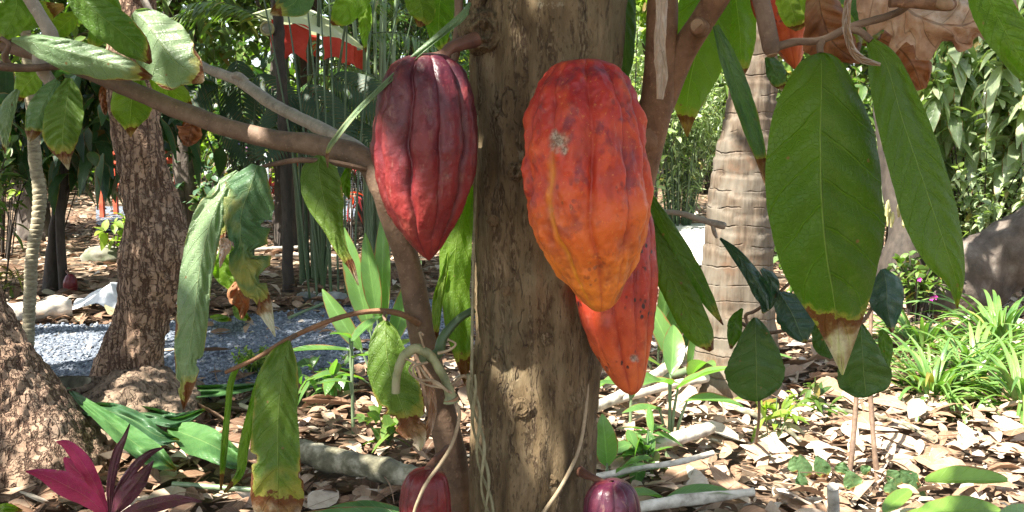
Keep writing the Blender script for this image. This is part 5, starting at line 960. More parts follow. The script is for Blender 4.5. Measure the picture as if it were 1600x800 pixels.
bush('bush', 'bush with pale hanging leaves left of the dark hollow', g0(1378, 440), 1.25, .28, 12, 14, .2, .07, 'mass_pale', droop=1.1, lo=.5)
bush('bush', 'mid green bush behind the largest leaf', g0(1280, 410), 1.8, .8, 30, 36, .14, .06, 'mass_mid', lo=.15)
bush('plant', 'low green plants at the foot of the bush behind the largest leaf', g0(1262, 500), .5, .3, 18, 14, .10, .05, 'mass_mid', cat='plant')
bush('plant', 'low leafy plant with small magenta flowers beside the lily bed', g0(1428, 500), .42, .25, 22, 12, .08, .04, 'mass_mid', cat='plant')
bush('plant', 'dark leafy plant behind the leaning trunk', g0(1590, 420), 1.0, .5, 24, 20, .12, .05, 'mass_dark', cat='plant')
M['magenta'] = simple('magenta_petal', (.55, .02, .32), (.65, .06, .42), 40, .5, .1)
for i, (x, y) in enumerate([(1436, 436), (1455, 466), (1461, 464)]):
    c = PY(x, y, 5.2); mb = MB(); a = np.linspace(0, 2 * np.pi, 6)[:-1]
    add_leaves(mb, np.tile(c, (5, 1)), np.stack([np.cos(a), -.5 + 0 * a, np.sin(a)], -1), np.tile([0, -1., .2], (5, 1)), .018, .013, droop=.1)
    fr_ = thing('flower', c, ['magenta flower standing above the lily bed', 'left one of two small pink flowers low by the bed', 'right one of two small pink flowers low by the bed'][i], 'flower'); mb.build('petals', M['magenta'], fr_)
    add_tube(MB(), [c, c + np.array([0.01, .03, -.08]), c + np.array([.02, .06, -.3])], .002, nu=5, nv=8).build('stem', M['cane'], fr_)
M['cream'] = simple('cream_flower', (.42, .38, .14), (.60, .56, .28), 40, .5, .1, trans=.2)
cb = PY(1412, 322, 5.6); mb = MB()
fcl = thing('flower_cluster', cb, 'hanging bunch of pale yellow flowers above the dark hollow', 'flowers')
for i in range(26):
    s = cb + rng.normal(0, 1, 3) * np.array([.09, .05, .035]); mb = MB(); add_tube(mb, [s, s + np.array([0, 0, -.03]), s + np.array([rng.normal(0, .008), 0, -.10])], [.004, .014, .006], nu=7, nv=7); mb.build('flower', M['cream'], fcl)
add_tube(MB(), [cb + np.array([0, .05, .3]), cb + np.array([.02, .02, .1]), cb], [.008, .007, .005], nu=6, nv=8).build('stem', M['cane'], fcl)
# saplings lower right
def sapling(label, base, pts, leaves, leaf='bluish'):
    root = thing('sapling', base, label, 'sapling'); b = np.array(base, float)
    tube([b - [0, 0, .02]] + [PY(x, y, Y_) for x, y, Y_ in pts], np.linspace(.010, .007, len(pts) + 1), 'stem', M['twig'], root, nu=12, nv=50, bump=knobbly(.0012, 40, 40))
    for (a, c, w) in leaves:
        a = np.array(a, float); c = np.array(c, float); m_ = (a + c) / 2 + np.array([w * .25, 0, 0])
        hleaf(root, [(*a[:2], a[2], 2, 2), (*(a * .65 + c * .35)[:2], a[2], w * .9, w * .8), (*(a * .3 + c * .7)[:2], a[2], w, w), (*c[:2], a[2], 1, 1)], H[leaf], N=24, Mm=9, K=5, tl=.4, tr=.4, puck=.001, scallop=.05)
        b0 = PY(a[0], a[1], a[2]); near = PY(*min([p for p in pts], key=lambda p: abs(p[1] - a[1] - 20) ))
        tube([b0, (b0 + near) / 2 + np.array([0, 0, .02]), near], [.0015, .002, .0025], 'stalk', M['twig'], root, nu=6, nv=10)
    return root
sapling('left one of the two bare sapling stems, with small bluish leaves', g0(1316, 812), [(1325, 760, 2.9), (1332, 700, 2.95), (1336, 650, 3.0), (1338, 615, 3.02), (1338, 560, 3.05), (1345, 480, 3.1)], [((1250, 710, 2.85), (1262, 750, 0), 12), ((1276, 712, 2.85), (1292, 748, 0), 12), ((1250, 738, 2.8), (1256, 770, 0), 10), ((1325, 735, 2.8), (1338, 768, 0), 14), ((1345, 728, 2.8), (1360, 740, 0), 8), ((1240, 712, 2.86), (1248, 740, 0), 13), ((1318, 722, 2.82), (1314, 742, 0), 11)])
sapling('right one of the two bare sapling stems, with a drooping leaf', g0(1378, 812), [(1372, 760, 2.9), (1366, 700, 2.95), (1362, 650, 3.0), (1360, 615, 3.02), (1358, 560, 3.05), (1362, 480, 3.1)], [((1386, 735, 2.8), (1412, 760, 0), 14), ((1405, 735, 2.8), (1436, 758, 0), 12), ((1425, 740, 2.8), (1440, 800, 0), 12), ((1396, 748, 2.75), (1388, 776, 0), 10)])
gstick('short cut stump of a sapling at the bottom right', [(1302, 800, 9), (1302, 760, 9)], name='stump', mat=M['stick'], z=[0, .10], cat='stump')
# leaning trunk and dark hollow roots on the right
def bigtrunk(name, label, pts, rads, mat, cat='tree', seed=1, base=None, amp=.1):
    P = [PY(*p) for p in pts]; base = base if base is not None else np.array([P[0][0], P[0][1], 0.]); root = thing(name, base, label, cat)
    add_tube(MB(), P, rads, nu=44, nv=140, bump=lambda V, L, th: amp * np.mean(rads) * (fbm(V * 4.5, seed, 4) + 1.2 * np.minimum(vnoise(V * 2.2, seed + 4), .1))).build('trunk', M[mat], root); return root
lt = bigtrunk('leaning_tree', 'thick grey-brown trunk leaning in from the right edge above the lily bed', [(1395, 540, 6.0), (1450, 500, 5.9), (1520, 440, 5.8), (1600, 388, 5.7), (1700, 320, 5.6), (1860, 190, 5.5), (2050, -60, 5.4)], [.12, .17, .22, .24, .25, .24, .20], 'log_bark2' if 'log_bark2' in M else 'log_dark', seed=3) if False else None
M['grey_bark'] = simple('grey_brown_bark', (.035, .026, .02), (.09, .07, .055), 9, .9, .9, .03, (1, 1, .6), c3=(.17, .145, .12))
lt = bigtrunk('leaning_tree', 'thick grey-brown trunk leaning in from the right edge above the lily bed', [(1370, 560, 6.0), (1440, 505, 5.9), (1515, 440, 5.8), (1600, 382, 5.7), (1700, 320, 5.6), (1860, 190, 5.5), (2050, -60, 5.4)], [.10, .16, .22, .24, .25, .24, .20], 'grey_bark', seed=3, amp=.2)
dr = bigtrunk('dark_trunk', 'dark brown trunk base in shade behind the narrow slanting leaf', [(1415, 470, 6.6), (1410, 420, 6.6), (1418, 370, 6.6), (1405, 300, 6.7), (1390, 200, 6.8), (1380, 60, 6.9), (1370, -200, 7.0)], [.26, .19, .15, .12, .10, .10, .09], 'dark_bark', seed=8)
# ---- the ringed palm
pt = G(1148, 612)
Pz = [(pt[0] - .02, pt[1], -.1), (pt[0] - .01, pt[1], .05)] + [tuple(PY(x, y, pt[1])) for x, y in [(1150, 540), (1150, 460), (1152, 400), (1158, 330), (1166, 250), (1174, 170), (1182, 80), (1190, 0), (1200, -120), (1212, -300), (1225, -600), (1240, -1000), (1250, -1500), (1256, -2870)]]
palm = thing('palm_tree', tuple(pt), 'stout grey palm trunk with ring scars and a swollen foot right of the pods', 'palm')
def palm_bump(V, L, th):
    z = V[..., 2] * 12. + .65 * vnoise(V * 3.5, 4); fr = z - np.floor(z); return .005 * vnoise(V * np.array([40, 40, 7]), 9) + .007 * (fr - .5) - .003 * np.exp(-(np.minimum(fr, 1 - fr) / .06) ** 2) + .006 * fbm(V * 9, 6, 4)
add_tube(MB(), Pz, [.25, .225, .185, .168, .158, .15, .135, .112, .088, .078, .075, .072, .07, .068, .064, .06], nu=90, nv=420, bump=palm_bump).build('trunk', M['palm'], palm)
lm, sm = MB(), MB(); topc = np.array(Pz[-1])
for i in range(12):
    a = i / 12 * 6.283 + .2; frond(lm, sm, topc, (math.cos(a), math.sin(a), rng.uniform(.3, .9)), 2.0, nl=46, lw=.035, ll=.5, droop=.55)
sm.build('frond_stalk', M['cane'], palm); lm.build('fronds', M['mass_mid'], palm)
dl = MB(); c0 = G(1195, 530); blade(dl, c0 + np.array([0, 0, .10]), (.15, -.2, -.2), (.5, -1, .4), .16, .09, droop=.6, fold=.7, N=12, M=7, rnd=.5); single(dl, 'dead_leaf', M['litter'], c0, 'curled orange-brown dead leaf at the foot of the palm trunk', 'leaf')
# ---- slim ringed stem, left
sb = G(42, 586); slim = thing('slim_palm', tuple(sb), 'slim pale ringed palm stem at the left, no thicker than an arm', 'palm')
def slim_bump(V, L, th):
    z = V[..., 2] * 38 + .5 * vnoise(V * 12, 4); fr = z - np.floor(z); return .0035 * (fr - .5) - .003 * np.exp(-(np.minimum(fr, 1 - fr) / .1) ** 2) + .002 * fbm(V * 30, 6, 2)
M['slim'] = simple('slim_ringed_bark', (.13, .105, .065), (.27, .235, .15), 30, .8, .5, .004, (1, 1, 3), c3=(.36, .32, .21))
tube([sb - [0, 0, .05]] + [PY(x, y, sb[1]) for x, y in [(43, 560), (46, 480), (50, 400), (60, 340), (62, 300), (56, 260), (52, 215), (50, 180), (44, 120), (40, 40), (36, -60), (30, -160)]], [.034, .030, .029, .029, .030, .031, .029, .027, .025, .024, .022, .020, .018], 'trunk', M['slim'], slim, nu=24, nv=420, bump=slim_bump)
lm, sm = MB(), MB(); tc = PY(30, -160, sb[1])
for i in range(9):
    a = i / 9 * 6.283; frond(lm, sm, tc, (math.cos(a), math.sin(a), rng.uniform(.4, 1.2)), 1.0, nl=32, lw=.03, ll=.35, droop=.6)
sm.build('frond_stalk', M['cane'], slim); lm.build('fronds', M['mass_mid'], slim)
# ---- the rough plated tree with two trunks and a sawn stump between
rb = G(205, 640); rt = thing('rough_barked_tree', tuple(rb), 'rough tree of plated brown bark with one upright and one leaning trunk', 'tree')
def plate_bump(V, L, th): return .014 * fbm(V * np.array([14, 14, 6]), 3, 3) + .006 * fbm(V * np.array([60, 60, 26]), 5, 2)
ry = rb[1]
path = [(195, 660, 95), (198, 620, 66), (203, 575, 50), (216, 530, 44), (226, 490, 42), (234, 450, 45), (241, 405, 47), (245, 375, 46), (240, 335, 40), (229, 290, 38), (218, 240, 37), (208, 180, 36), (202, 120, 33), (205, 60, 30), (215, 0, 27), (235, -120, 24), (262, -300, 20)]
tube([PY(x, y, ry) for x, y, w in path], [w * ry / F for x, y, w in path], 'trunk', M['plates'], rt, nu=96, nv=420, bump=plate_bump)
path = [(120, 900, 3.05, 150), (88, 800, 3.05, 122), (58, 740, 3.05, 104), (22, 670, 3.08, 92), (-22, 590, 3.1, 82), (-60, 510, 3.12, 74), (-120, 380, 3.15, 68), (-220, 180, 3.2, 60), (-340, -60, 3.25, 50), (-480, -340, 3.3, 38)]
tube([PY(x, y, Y_) for x, y, Y_, w in path], [w * Y_ / F for x, y, Y_, w in path], 'trunk', M['plates'], rt, nu=96, nv=420, bump=plate_bump)
# swollen root mass joining the two, and the stump
n, m = 70, 120; th = np.linspace(0, 2 * np.pi, m)[None]; ph = np.linspace(0.02, np.pi / 2 + .25, n)[:, None]
dd = np.stack(np.broadcast_arrays(np.sin(ph) * np.cos(th), np.sin(ph) * np.sin(th), np.cos(ph) + 0 * th), -1)
V = dd * np.array([.30, .40, .20]) * (1 + .16 * fbm(dd * 2.2, 4, 4))[..., None]; V = V + np.array([G(150, 700)[0], 3.55, 0.0]); V = V + dd * plate_bump(V, 0, 0)[..., None] * .9; V[:, -1] = V[:, 0]
MB().add(V.reshape(-1, 3), gridfaces(n, m)[:, ::-1]).build('root_flare', M['mottled'], rt)
sc = np.array([PY(100, 600, 3.5)[0], 3.5, 0]); ztop = PY(100, 598, 3.5)[2]
stump = MB(); add_tube(stump, [sc + [0, 0, 0], sc + [0, 0, ztop * .6], sc + [0, 0, ztop - .01], sc + [0, 0, ztop]], [.17, .125, .118, .105], nu=48, nv=40, bump=lambda V, L, th: .008 * fbm(V * 14, 4, 3), cap=False)
sob = stump.build('sawn_stump', M['mottled'], rt)
a = np.linspace(0, 2 * np.pi, 49)[None]; rr = np.linspace(1, 0.02, 14)[:, None]
zt = ztop - .055 * (1 - np.clip((rr - .80) / .18, 0, 1)) + .004 * vnoise(np.stack(np.broadcast_arrays(rr * 9, a * 3, a * 0), -1), 3)
MB().add(np.stack([sc[0] + .108 * rr * np.cos(a), sc[1] + .108 * rr * np.sin(a), zt], -1).reshape(-1, 3), gridfaces(14, 49)).build('hollow_top', M['log_dark'], sob)
# fallen broad leaves on the ground between the trunk and the cordyline
def gleaf(label, pts, mat, z=.05, K=10, name='fallen_leaf', fold=.3, seed=0, N=50, Mm=15, lift=.05, edge=.04):
    S = smooth(pts, N); T = np.gradient(S[:, :2], axis=0); T /= np.linalg.norm(T, axis=1, keepdims=True); pr = np.stack([T[:, 1], -T[:, 0]], -1); u = np.linspace(-1, 1, Mm); A, U = np.meshgrid(np.linspace(0, 1, N), u, indexing='ij')
    W = np.where(U < 0, np.maximum(S[:, 2:3], .3), np.maximum(S[:, 3:4], .3)) * (1 + edge * fbm(np.stack([A * 9, np.sign(U) * 4, A * 0 + seed], -1), seed, 3) * np.abs(U))
    k = A * K - np.abs(U) ** 1.25 * K * .16; zz_ = z + lift * np.sin(np.pi * A) + fold * np.abs(U) * .05 + .002 * np.cos(2 * np.pi * k) * np.abs(U) + .02 * vnoise(np.stack([A * 4, U * 2, A * 0 + seed], -1), seed)
    V = Gv(S[:, 0:1] + pr[:, 0:1] * U * W, S[:, 1:2] + pr[:, 1:2] * U * W, zz_); c = V[0, Mm // 2]
    return single(MB().add(V.reshape(-1, 3), gridfaces(N, Mm), np.stack([.5 + .5 * U, A], -1).reshape(-1, 2)), name, mat, c, label, 'leaf')
H['fallen'] = hero_leaf('leaf_fallen_green', (.045, .12, .035), (.075, .17, .05), K=14, edge=1.05, tip=.97, trans=.25, yellow=.04, seedz=9., rough=.33)
H['fallen2'] = hero_leaf('leaf_fallen_dark', (.02, .06, .025), (.04, .10, .04), K=14, edge=1.1, tip=1.02, trans=.2, yellow=.04, seedz=9.5, rough=.3)
gleaf('long fallen leaf with a pale midrib slanting down from the stump', [(105, 606, 2, 2), (130, 628, 8, 8), (165, 655, 13, 14), (205, 688, 18, 20), (245, 716, 16, 18), (275, 735, 3, 3)], H['fallen'], z=.16, seed=2)
gleaf('dark green fallen leaf against the root of the rough tree', [(118, 640, 4, 4), (160, 640, 16, 12), (205, 655, 20, 16), (245, 680, 16, 12), (280, 688, 2, 2)], H['fallen2'], z=.12, seed=3)
gleaf('broad fallen leaf with holes in the sun left of the hanging leaf', [(262, 668, 6, 6), (295, 680, 26, 22), (330, 695, 26, 24), (368, 716, 18, 14), (386, 722, 2, 2)], H['fallen'], z=.07, seed=4)
gleaf('fallen green leaf lying behind the broad one', [(140, 628, 3, 3), (190, 640, 10, 10), (235, 648, 12, 12), (275, 655, 12, 10), (320, 640, 2, 2)], H['fallen2'], z=.06, seed=5)
gleaf('fallen green leaf half under the litter at the path edge', [(230, 608, 3, 3), (290, 612, 9, 9), (360, 608, 9, 8), (420, 600, 2, 2)], H['fallen'], z=.04, seed=6)
gleaf('yellow-green leaf corner at the bottom left', [(-20, 800, 3, 3), (10, 794, 8, 8), (35, 798, 2, 2)], H['lime2'], z=.05, seed=7)
for i, (x, y, a_, w, lb) in enumerate([(230, 395 + 90, 1, 9, ''), ]): pass
gleaf('yellow dead leaf on the litter below the torn bunch', [(328, 495, 2, 2), (345, 497, 6, 6), (362, 500, 2, 2)], H['lime2'], z=.03, seed=8)
gleaf('pale yellow-green dead leaf below the torn bunch', [(365, 478, 3, 3), (376, 490, 10, 9), (392, 500, 2, 2)], H['lime2'], z=.04, seed=9)
# cordyline
H['pink'] = hero_leaf('leaf_magenta', (.30, .022, .10), (.52, .05, .20), K=14, edge=1.2, tip=1.1, trans=.35, yellow=.0, rough=.35, veinc=1.2)
H['maroon'] = hero_leaf('leaf_maroon', (.06, .018, .03), (.12, .03, .05), K=14, edge=1.2, tip=1.1, trans=.2, yellow=.0, rough=.3, veinc=1.3)
cb_ = np.array([PY(172, 790, 2.25)[0], 2.25, 0]); cor = thing('cordyline', tuple(cb_), 'pink and maroon leaved cordyline at the bottom left', 'plant')
tube([cb_ - [0, 0, .03], cb_ + [.0, 0, .1], PY(170, 800, 2.25)], [.011, .010, .009], 'stem', M['dark_bark'], cor, nu=10, nv=14)
for pts, mt in [([(170, 812, 2.25, 3, 3), (140, 780, 2.2, 14, 14), (100, 757, 2.15, 20, 18), (68, 742, 2.12, 10, 10), (40, 736, 2.1, 1, 1)], 'pink'), ([(168, 800, 2.25, 3, 3), (150, 760, 2.24, 10, 9), (128, 722, 2.22, 14, 12), (106, 696, 2.2, 8, 8), (88, 690, 2.2, 1, 1)], 'pink'), ([(160, 780, 2.3, 3, 3), (130, 745, 2.3, 14, 16), (112, 728, 2.3, 12, 12), (100, 715, 2.3, 2, 2)], 'pink'), ([(172, 800, 2.22, 3, 3), (172, 760, 2.2, 7, 6), (182, 710, 2.2, 8, 7), (194, 685, 2.2, 4, 4), (203, 662, 2.2, 1, 1)], 'maroon'), ([(172, 800, 2.24, 3, 3), (184, 768, 2.24, 6, 6), (210, 730, 2.25, 8, 7), (235, 708, 2.26, 5, 5), (256, 699, 2.28, 1, 1)], 'maroon'), ([(176, 806, 2.2, 3, 3), (192, 780, 2.18, 14, 14), (215, 752, 2.17, 14, 12), (232, 730, 2.16, 6, 5), (240, 720, 2.16, 1, 1)], 'maroon'), ([(178, 812, 2.2, 3, 3), (215, 796, 2.12, 12, 10), (265, 782, 2.08, 12, 9), (295, 780, 2.06, 6, 4), (316, 784, 2.05, 1, 1)], 'maroon')]:
    hleaf(cor, pts, H[mt], tl=.35, tr=.35, K=16, edge=.02, puck=.0006, label='bright magenta leaf' if mt == 'pink' else None)
# ------------------------------------------------------------------ things far behind, left
M['red_cloth'] = simple('red_cloth', (.50, .035, .02), (.62, .07, .04), 12, .8, .2, .004, trans=.35)
M['lime_cloth'] = simple('pale_green_cloth', (.55, .62, .22), (.75, .78, .60), 4, .8, .2, .004, trans=.35)
M['brown_post'] = simple('brown_post', (.07, .045, .03), (.15, .10, .07), 10, .85, .5, .01, (1, 1, .3))
M['metal'] = simple('worn_metal', (.20, .18, .06), (.34, .32, .14), 30, .35, .1, .002)
pc = PY(482, 60, 7.2); pr_ = thing('parasol', (pc[0], pc[1], 0), 'garden parasol with a pale lime top and red side panels behind the canes', 'parasol')
add_tube(MB(), [(pc[0], pc[1], -.02), (pc[0], pc[1], pc[2] + .22)], [.022, .022], nu=12, nv=8).build('pole', M['brown_post'], pr_)
a = np.linspace(0, 2 * np.pi, 65)[None]; rr = np.linspace(.02, 1, 24)[:, None]
sag = .02 * np.abs(np.sin(a * 4)) * rr
V = np.stack([pc[0] + .43 * rr * np.cos(a), pc[1] + .43 * rr * np.sin(a), pc[2] + .235 - .17 * rr ** 1.6 - sag - .30 * rr * .43 * np.cos(a)], -1); MB().add(V.reshape(-1, 3), gridfaces(24, 65)).build('canopy', M['lime_cloth'], pr_)
for k, (a0_, a1_, dp_) in enumerate([(243, 281, .25), (298, 338, .18), (20, 60, .2), (90, 125, .2)]):
    a_ = np.linspace(math.radians(a0_), math.radians(a1_), 15)[None]; tt_ = np.linspace(0, 1, 8)[:, None]; tt_ = tt_ * (1 - .22 * np.abs(np.sin((a_ - a_[0, 0]) / (a_[0, -1] - a_[0, 0]) * np.pi * 2)))
    V = np.stack(np.broadcast_arrays(pc[0] + (.428 + .01 * np.sin(a_ * 20)) * np.cos(a_), pc[1] + .428 * np.sin(a_), pc[2] + .062 - .13 * np.cos(a_) - .02 * np.abs(np.sin(a_ * 4)) - tt_ * dp_), -1); V = V + .02 * vnoise(V * 9, 5)[..., None]; MB().add(V.reshape(-1, 3), gridfaces(8, 15)).build('side_panel', M['red_cloth'], pr_)
# carved post with a round lamp
lc = PY(418, 45, 6.6); lp = thing('lamp_post', (lc[0] + .06, lc[1] + .1, 0), 'brown wooden post with a round chrome rimmed lamp', 'lamp')
add_tube(MB(), [(lc[0] + .06, lc[1] + .1, -.03), (lc[0] + .07, lc[1] + .1, lc[2] * .5), (lc[0] + .05, lc[1] + .1, lc[2] + .3)], [.045, .04, .04], nu=24, nv=60, bump=lambda V, L, th: .008 * fbm(V * 12, 2, 3)).build('post', M['dark_bark'], lp)
ang = np.linspace(0, 2 * np.pi, 33)
rim = add_tube(MB(), [lc + np.array([.045 * math.cos(x), -.01, .045 * math.sin(x)]) for x in ang], [.009] * 33, nu=8, nv=64, cap=False); rim_ob = rim.build('rim', M['metal'], lp)
rr = np.linspace(0.01, 1, 8)[:, None]; V = np.stack([lc[0] + .045 * rr * np.cos(ang[None]), lc[1] - .02 * np.sqrt(1 - .9 * rr ** 2) + 0 * ang[None], lc[2] + .045 * rr * np.sin(ang[None])], -1)
M['lens'] = simple('lamp_lens', (.12, .12, .09), (.25, .24, .18), 60, .15, .1, .002); MB().add(V.reshape(-1, 3), gridfaces(8, 33)).build('lens', M['lens'], rim_ob)
add_tube(MB(), [lc + [0, -.005, 0], lc + [0, .05, 0], lc + [0.02, .1, 0]], [.046, .04, .03], nu=20, nv=12).build('housing', M['brown_post'], lp)
# white wire mesh chairs, one with a striped cloth
M['white_metal'] = simple('white_painted_metal', (.62, .66, .70), (.74, .77, .80), 20, .45, .1, .001)
def chair(label, base, s=1., rot=0.):
    root = thing('mesh_chair', (0, 0, 0), label, 'chair'); w, h = .25 * s, .45
    def tb_(name, pts, r): tube(pts, r, name, M['white_metal'], root, nu=8, nv=6 * len(pts))
    for sx in (-1, 1):
        for sy in (-1, 1): tb_('leg', [(sx * w, sy * w, 0), (sx * w * .95, sy * w * .95, h)], [.011, .011])
    sm_ = MB(); ring = [(w, -w, h), (w, w, h), (-w, w, h), (-w, -w, h), (w, -w, h)]
    for a_, b_ in zip(ring[:-1], ring[1:]): add_tube(sm_, [a_, b_], [.011, .011], nu=8, nv=4)
    for q in np.linspace(-w, w, 16)[1:-1]: add_tube(sm_, [(q, -w, h), (q, w, h)], [.0035, .0035], nu=5, nv=3); add_tube(sm_, [(-w, q, h), (w, q, h)], [.0035, .0035], nu=5, nv=3)
    sm_.build('seat', M['white_metal'], root); bk = MB(); H2 = .92
    add_tube(bk, [(-w, w, h), (-w, w + .05, h + .25), (-w * .9, w + .09, H2 - .03), (0, w + .1, H2), (w * .9, w + .09, H2 - .03), (w, w + .05, h + .25), (w, w, h)], [.012] * 7, nu=8, nv=60)
    for q in np.linspace(-w, w, 16)[1:-1]: add_tube(bk, [(q, w + .01, h + .08), (q, w + .09, H2 - .02)], [.0035, .0035], nu=5, nv=3)
    for q in np.linspace(h + .08, H2 - .05, 14): add_tube(bk, [(-w, w + .1 * (q - h) / .47, q), (w, w + .1 * (q - h) / .47, q)], [.0035, .0035], nu=5, nv=3)
    bk.build('backrest', M['white_metal'], root); root.location = tuple(float(v) for v in base); root.rotation_euler = (0, 0, rot); return root
cb1 = G(400, 345); chair('white wire mesh chair in the shade under the long branch', cb1, .8, .35)
cb2 = G(538, 372); chair('white wire mesh chair partly hidden right of the canes', cb2, .8, -.3)
n_ = NT('striped_cloth'); ux = n_.sep(n_.coord('UV')); M['striped'] = n_.pbr(n_.ramp(n_.math('FRACT', n_.math('MULTIPLY', ux[0], 5.)), [(0, (.30, .05, .09)), (.22, (.08, .10, .32)), (.45, (.42, .20, .25)), (.6, (.10, .06, .22)), (.8, (.5, .42, .45)), (1., (.30, .05, .09))]), .85)
tv = np.linspace(0, 1, 24)[:, None]; uv_ = np.linspace(0, 1, 30)[None]; q0 = PY(352, 206, cb1[1] - .1); q1 = PY(398, 226, cb1[1] - .1)
V = np.stack(np.broadcast_arrays(q0[0] + (q1[0] - q0[0]) * uv_ + .02 * tv, cb1[1] - .1 - .06 * np.sin(tv * 3.1) + .012 * np.sin(uv_ * 22), q0[2] + (q1[2] - q0[2]) * uv_ - .17 * tv), -1)
single(MB().add(V.reshape(-1, 3), gridfaces(24, 30), np.stack(np.broadcast_arrays(uv_ + .35 * tv, tv), -1).reshape(-1, 2)), 'hammock_cloth', M['striped'], V[0, 0], 'blue and red striped cloth hanging beside the mesh chair', 'cloth')
M['red_wood'] = simple('red_painted_wood', (.38, .05, .02), (.55, .11, .05), 14, .55, .3, .003, (.3, 1, 1))
rbn = G(228, 338); bn = thing('bench', tuple(rbn), 'red painted wooden bench behind the rough trunk', 'bench')
def bx(name, c, s, mat, parent):
    c = np.array(c, float); s = np.array(s, float) / 2; v = np.array([[x, y, z] for x in (-1, 1) for y in (-1, 1) for z in (-1, 1)]) * s + c
    f = np.array([[0, 1, 3, 2], [4, 6, 7, 5], [0, 4, 5, 1], [2, 3, 7, 6], [0, 2, 6, 4], [1, 5, 7, 3]]); o = MB().add(v, f).build(name, mat, parent, flat=True)
    md = o.modifiers.new('b', 'BEVEL'); md.width = .006; md.segments = 2; return o
hb = PY(228, 222, rbn[1])[2]
for z_ in (hb, hb - .13, hb - .26): bx('back_slat', (rbn[0], rbn[1], z_), (1.0, .03, .09), M['red_wood'], bn)
bx('seat', (rbn[0], rbn[1] - .22, .45), (1.0, .4, .04), M['red_wood'], bn)
for sx in (-.44, .44):
    bx('leg', (rbn[0] + sx, rbn[1] - .38, .215), (.06, .06, .43), M['red_wood'], bn); bx('leg', (rbn[0] + sx, rbn[1] + .047, (hb + .04) / 2), (.06, .06, hb + .04), M['red_wood'], bn)
# ------------------------------------------------------------------ trees behind
for (lb, px, Y_, H_, r, cz, crx, crz, ncl, lpc, L, leaf, bk) in [
    ('dark tree whose trunk stands behind the parasol', 450, 9.0, 5, .11, 3.3, 1.6, 1.2, 36, 60, .17, 'mass_mid', 'dark_bark'),
    ('slender dark tree behind the canes', 570, 12.0, 6, .10, 3.6, 1.8, 1.6, 40, 70, .18, 'mass_mid', 'dark_bark'),
    ('dark leafy tree behind the upper left branches', 300, 9.5, 5, .12, 3.0, 1.5, 1.3, 40, 60, .18, 'mass_mid', 'grey_bark'),
    ('broad green tree at the far left', 60, 10.0, 5, .16, 3.0, 1.9, 1.5, 60, 80, .18, 'mass_mid', 'grey_bark'),
    ('tree with small dark leaves between the pod and the canes', 660, 10.5, 5, .09, 2.6, 1.1, 1.5, 60, 80, .10, 'mass_dark', 'dark_bark'),
    ('sunny tree behind the fork of the limb', 1010, 12.5, 5, .12, 3.4, 1.6, 1.6, 60, 80, .16, 'mass_lime', 'grey_bark'),
    ('tree with dark foliage behind the palm trunk', 1240, 11.0, 5, .14, 3.2, 1.8, 1.6, 60, 80, .18, 'mass_mid', 'grey_bark'),
    ('tree behind the tall glossy shrub', 1480, 10.5, 5, .15, 3.2, 2.0, 1.5, 70, 80, .20, 'mass_blue', 'grey_bark'),
    ('tree beyond the right edge shrub', 1680, 9.5, 5, .15, 3.0, 1.6, 1.6, 50, 80, .20, 'mass_dark', 'grey_bark')]:
    g = PY(px, 400, Y_); tree('tree', lb, (g[0], Y_, 0), H_, r, (rng.uniform(-.3, .3), 0, cz), (crx, 1.3, crz), ncl, lpc, L, L * .42, leaf, bk, clr=.55)
for (lb, px, py, h, sp, n_s, L, leaf) in [('tall sunny shrub far behind the parasol', 420, 300, 2.6, 1.6, 40, .18, 'mass_lime'), ('broad shaded shrub far behind the rough trunk', 180, 305, 3.2, 1.8, 44, .2, 'mass_mid'), ('tall shrub far behind the crimson pod', 600, 300, 2.8, 1.6, 40, .18, 'mass_pale'), ('leafy shrub far off at the left edge', -60, 320, 3.0, 1.6, 40, .2, 'mass_mid'), ('sunlit shrub far behind the bamboo', 1090, 300, 3.0, 1.8, 50, .18, 'mass_pale'), ('shrub far behind the largest leaf', 1330, 310, 3.0, 1.8, 50, .2, 'mass_mid'), ('shrub far behind the twiggy bush', 1500, 320, 2.8, 1.6, 50, .18, 'mass_lime')]:
    bush('shrub', lb, g0(px, py), h, sp, n_s, 44, L, L * .4, leaf, cat='shrub', lo=.1)
# distant wood as one mass
wood = MB(); n = 26000; th = rng.uniform(-.75, .75, n); R_w = rng.uniform(19, 27, n); hh = np.minimum(rng.gamma(2.2, 1.5, n), 9.) * (1 + .25 * np.sin(th * 17) + .2 * np.sin(th * 41))
P = np.stack([np.sin(th) * R_w, np.cos(th) * R_w, hh], -1); k = vnoise(P * .55, 5) > -.32; P = P[k]; n = len(P)
add_leaves(wood, P, rdir(n, -.2), unit(np.array([0, 0, 1.]) + rng.normal(0, .5, (n, 3))), rng.uniform(.3, .6, n), rng.uniform(.13, .26, n), droop=.4, nst=4)
single(wood, 'distant_wood', M['mass_mid'], (0, 22, 0), 'far green wood closing the view behind the garden', 'wood', kind='stuff')
rng = np.random.default_rng(8)
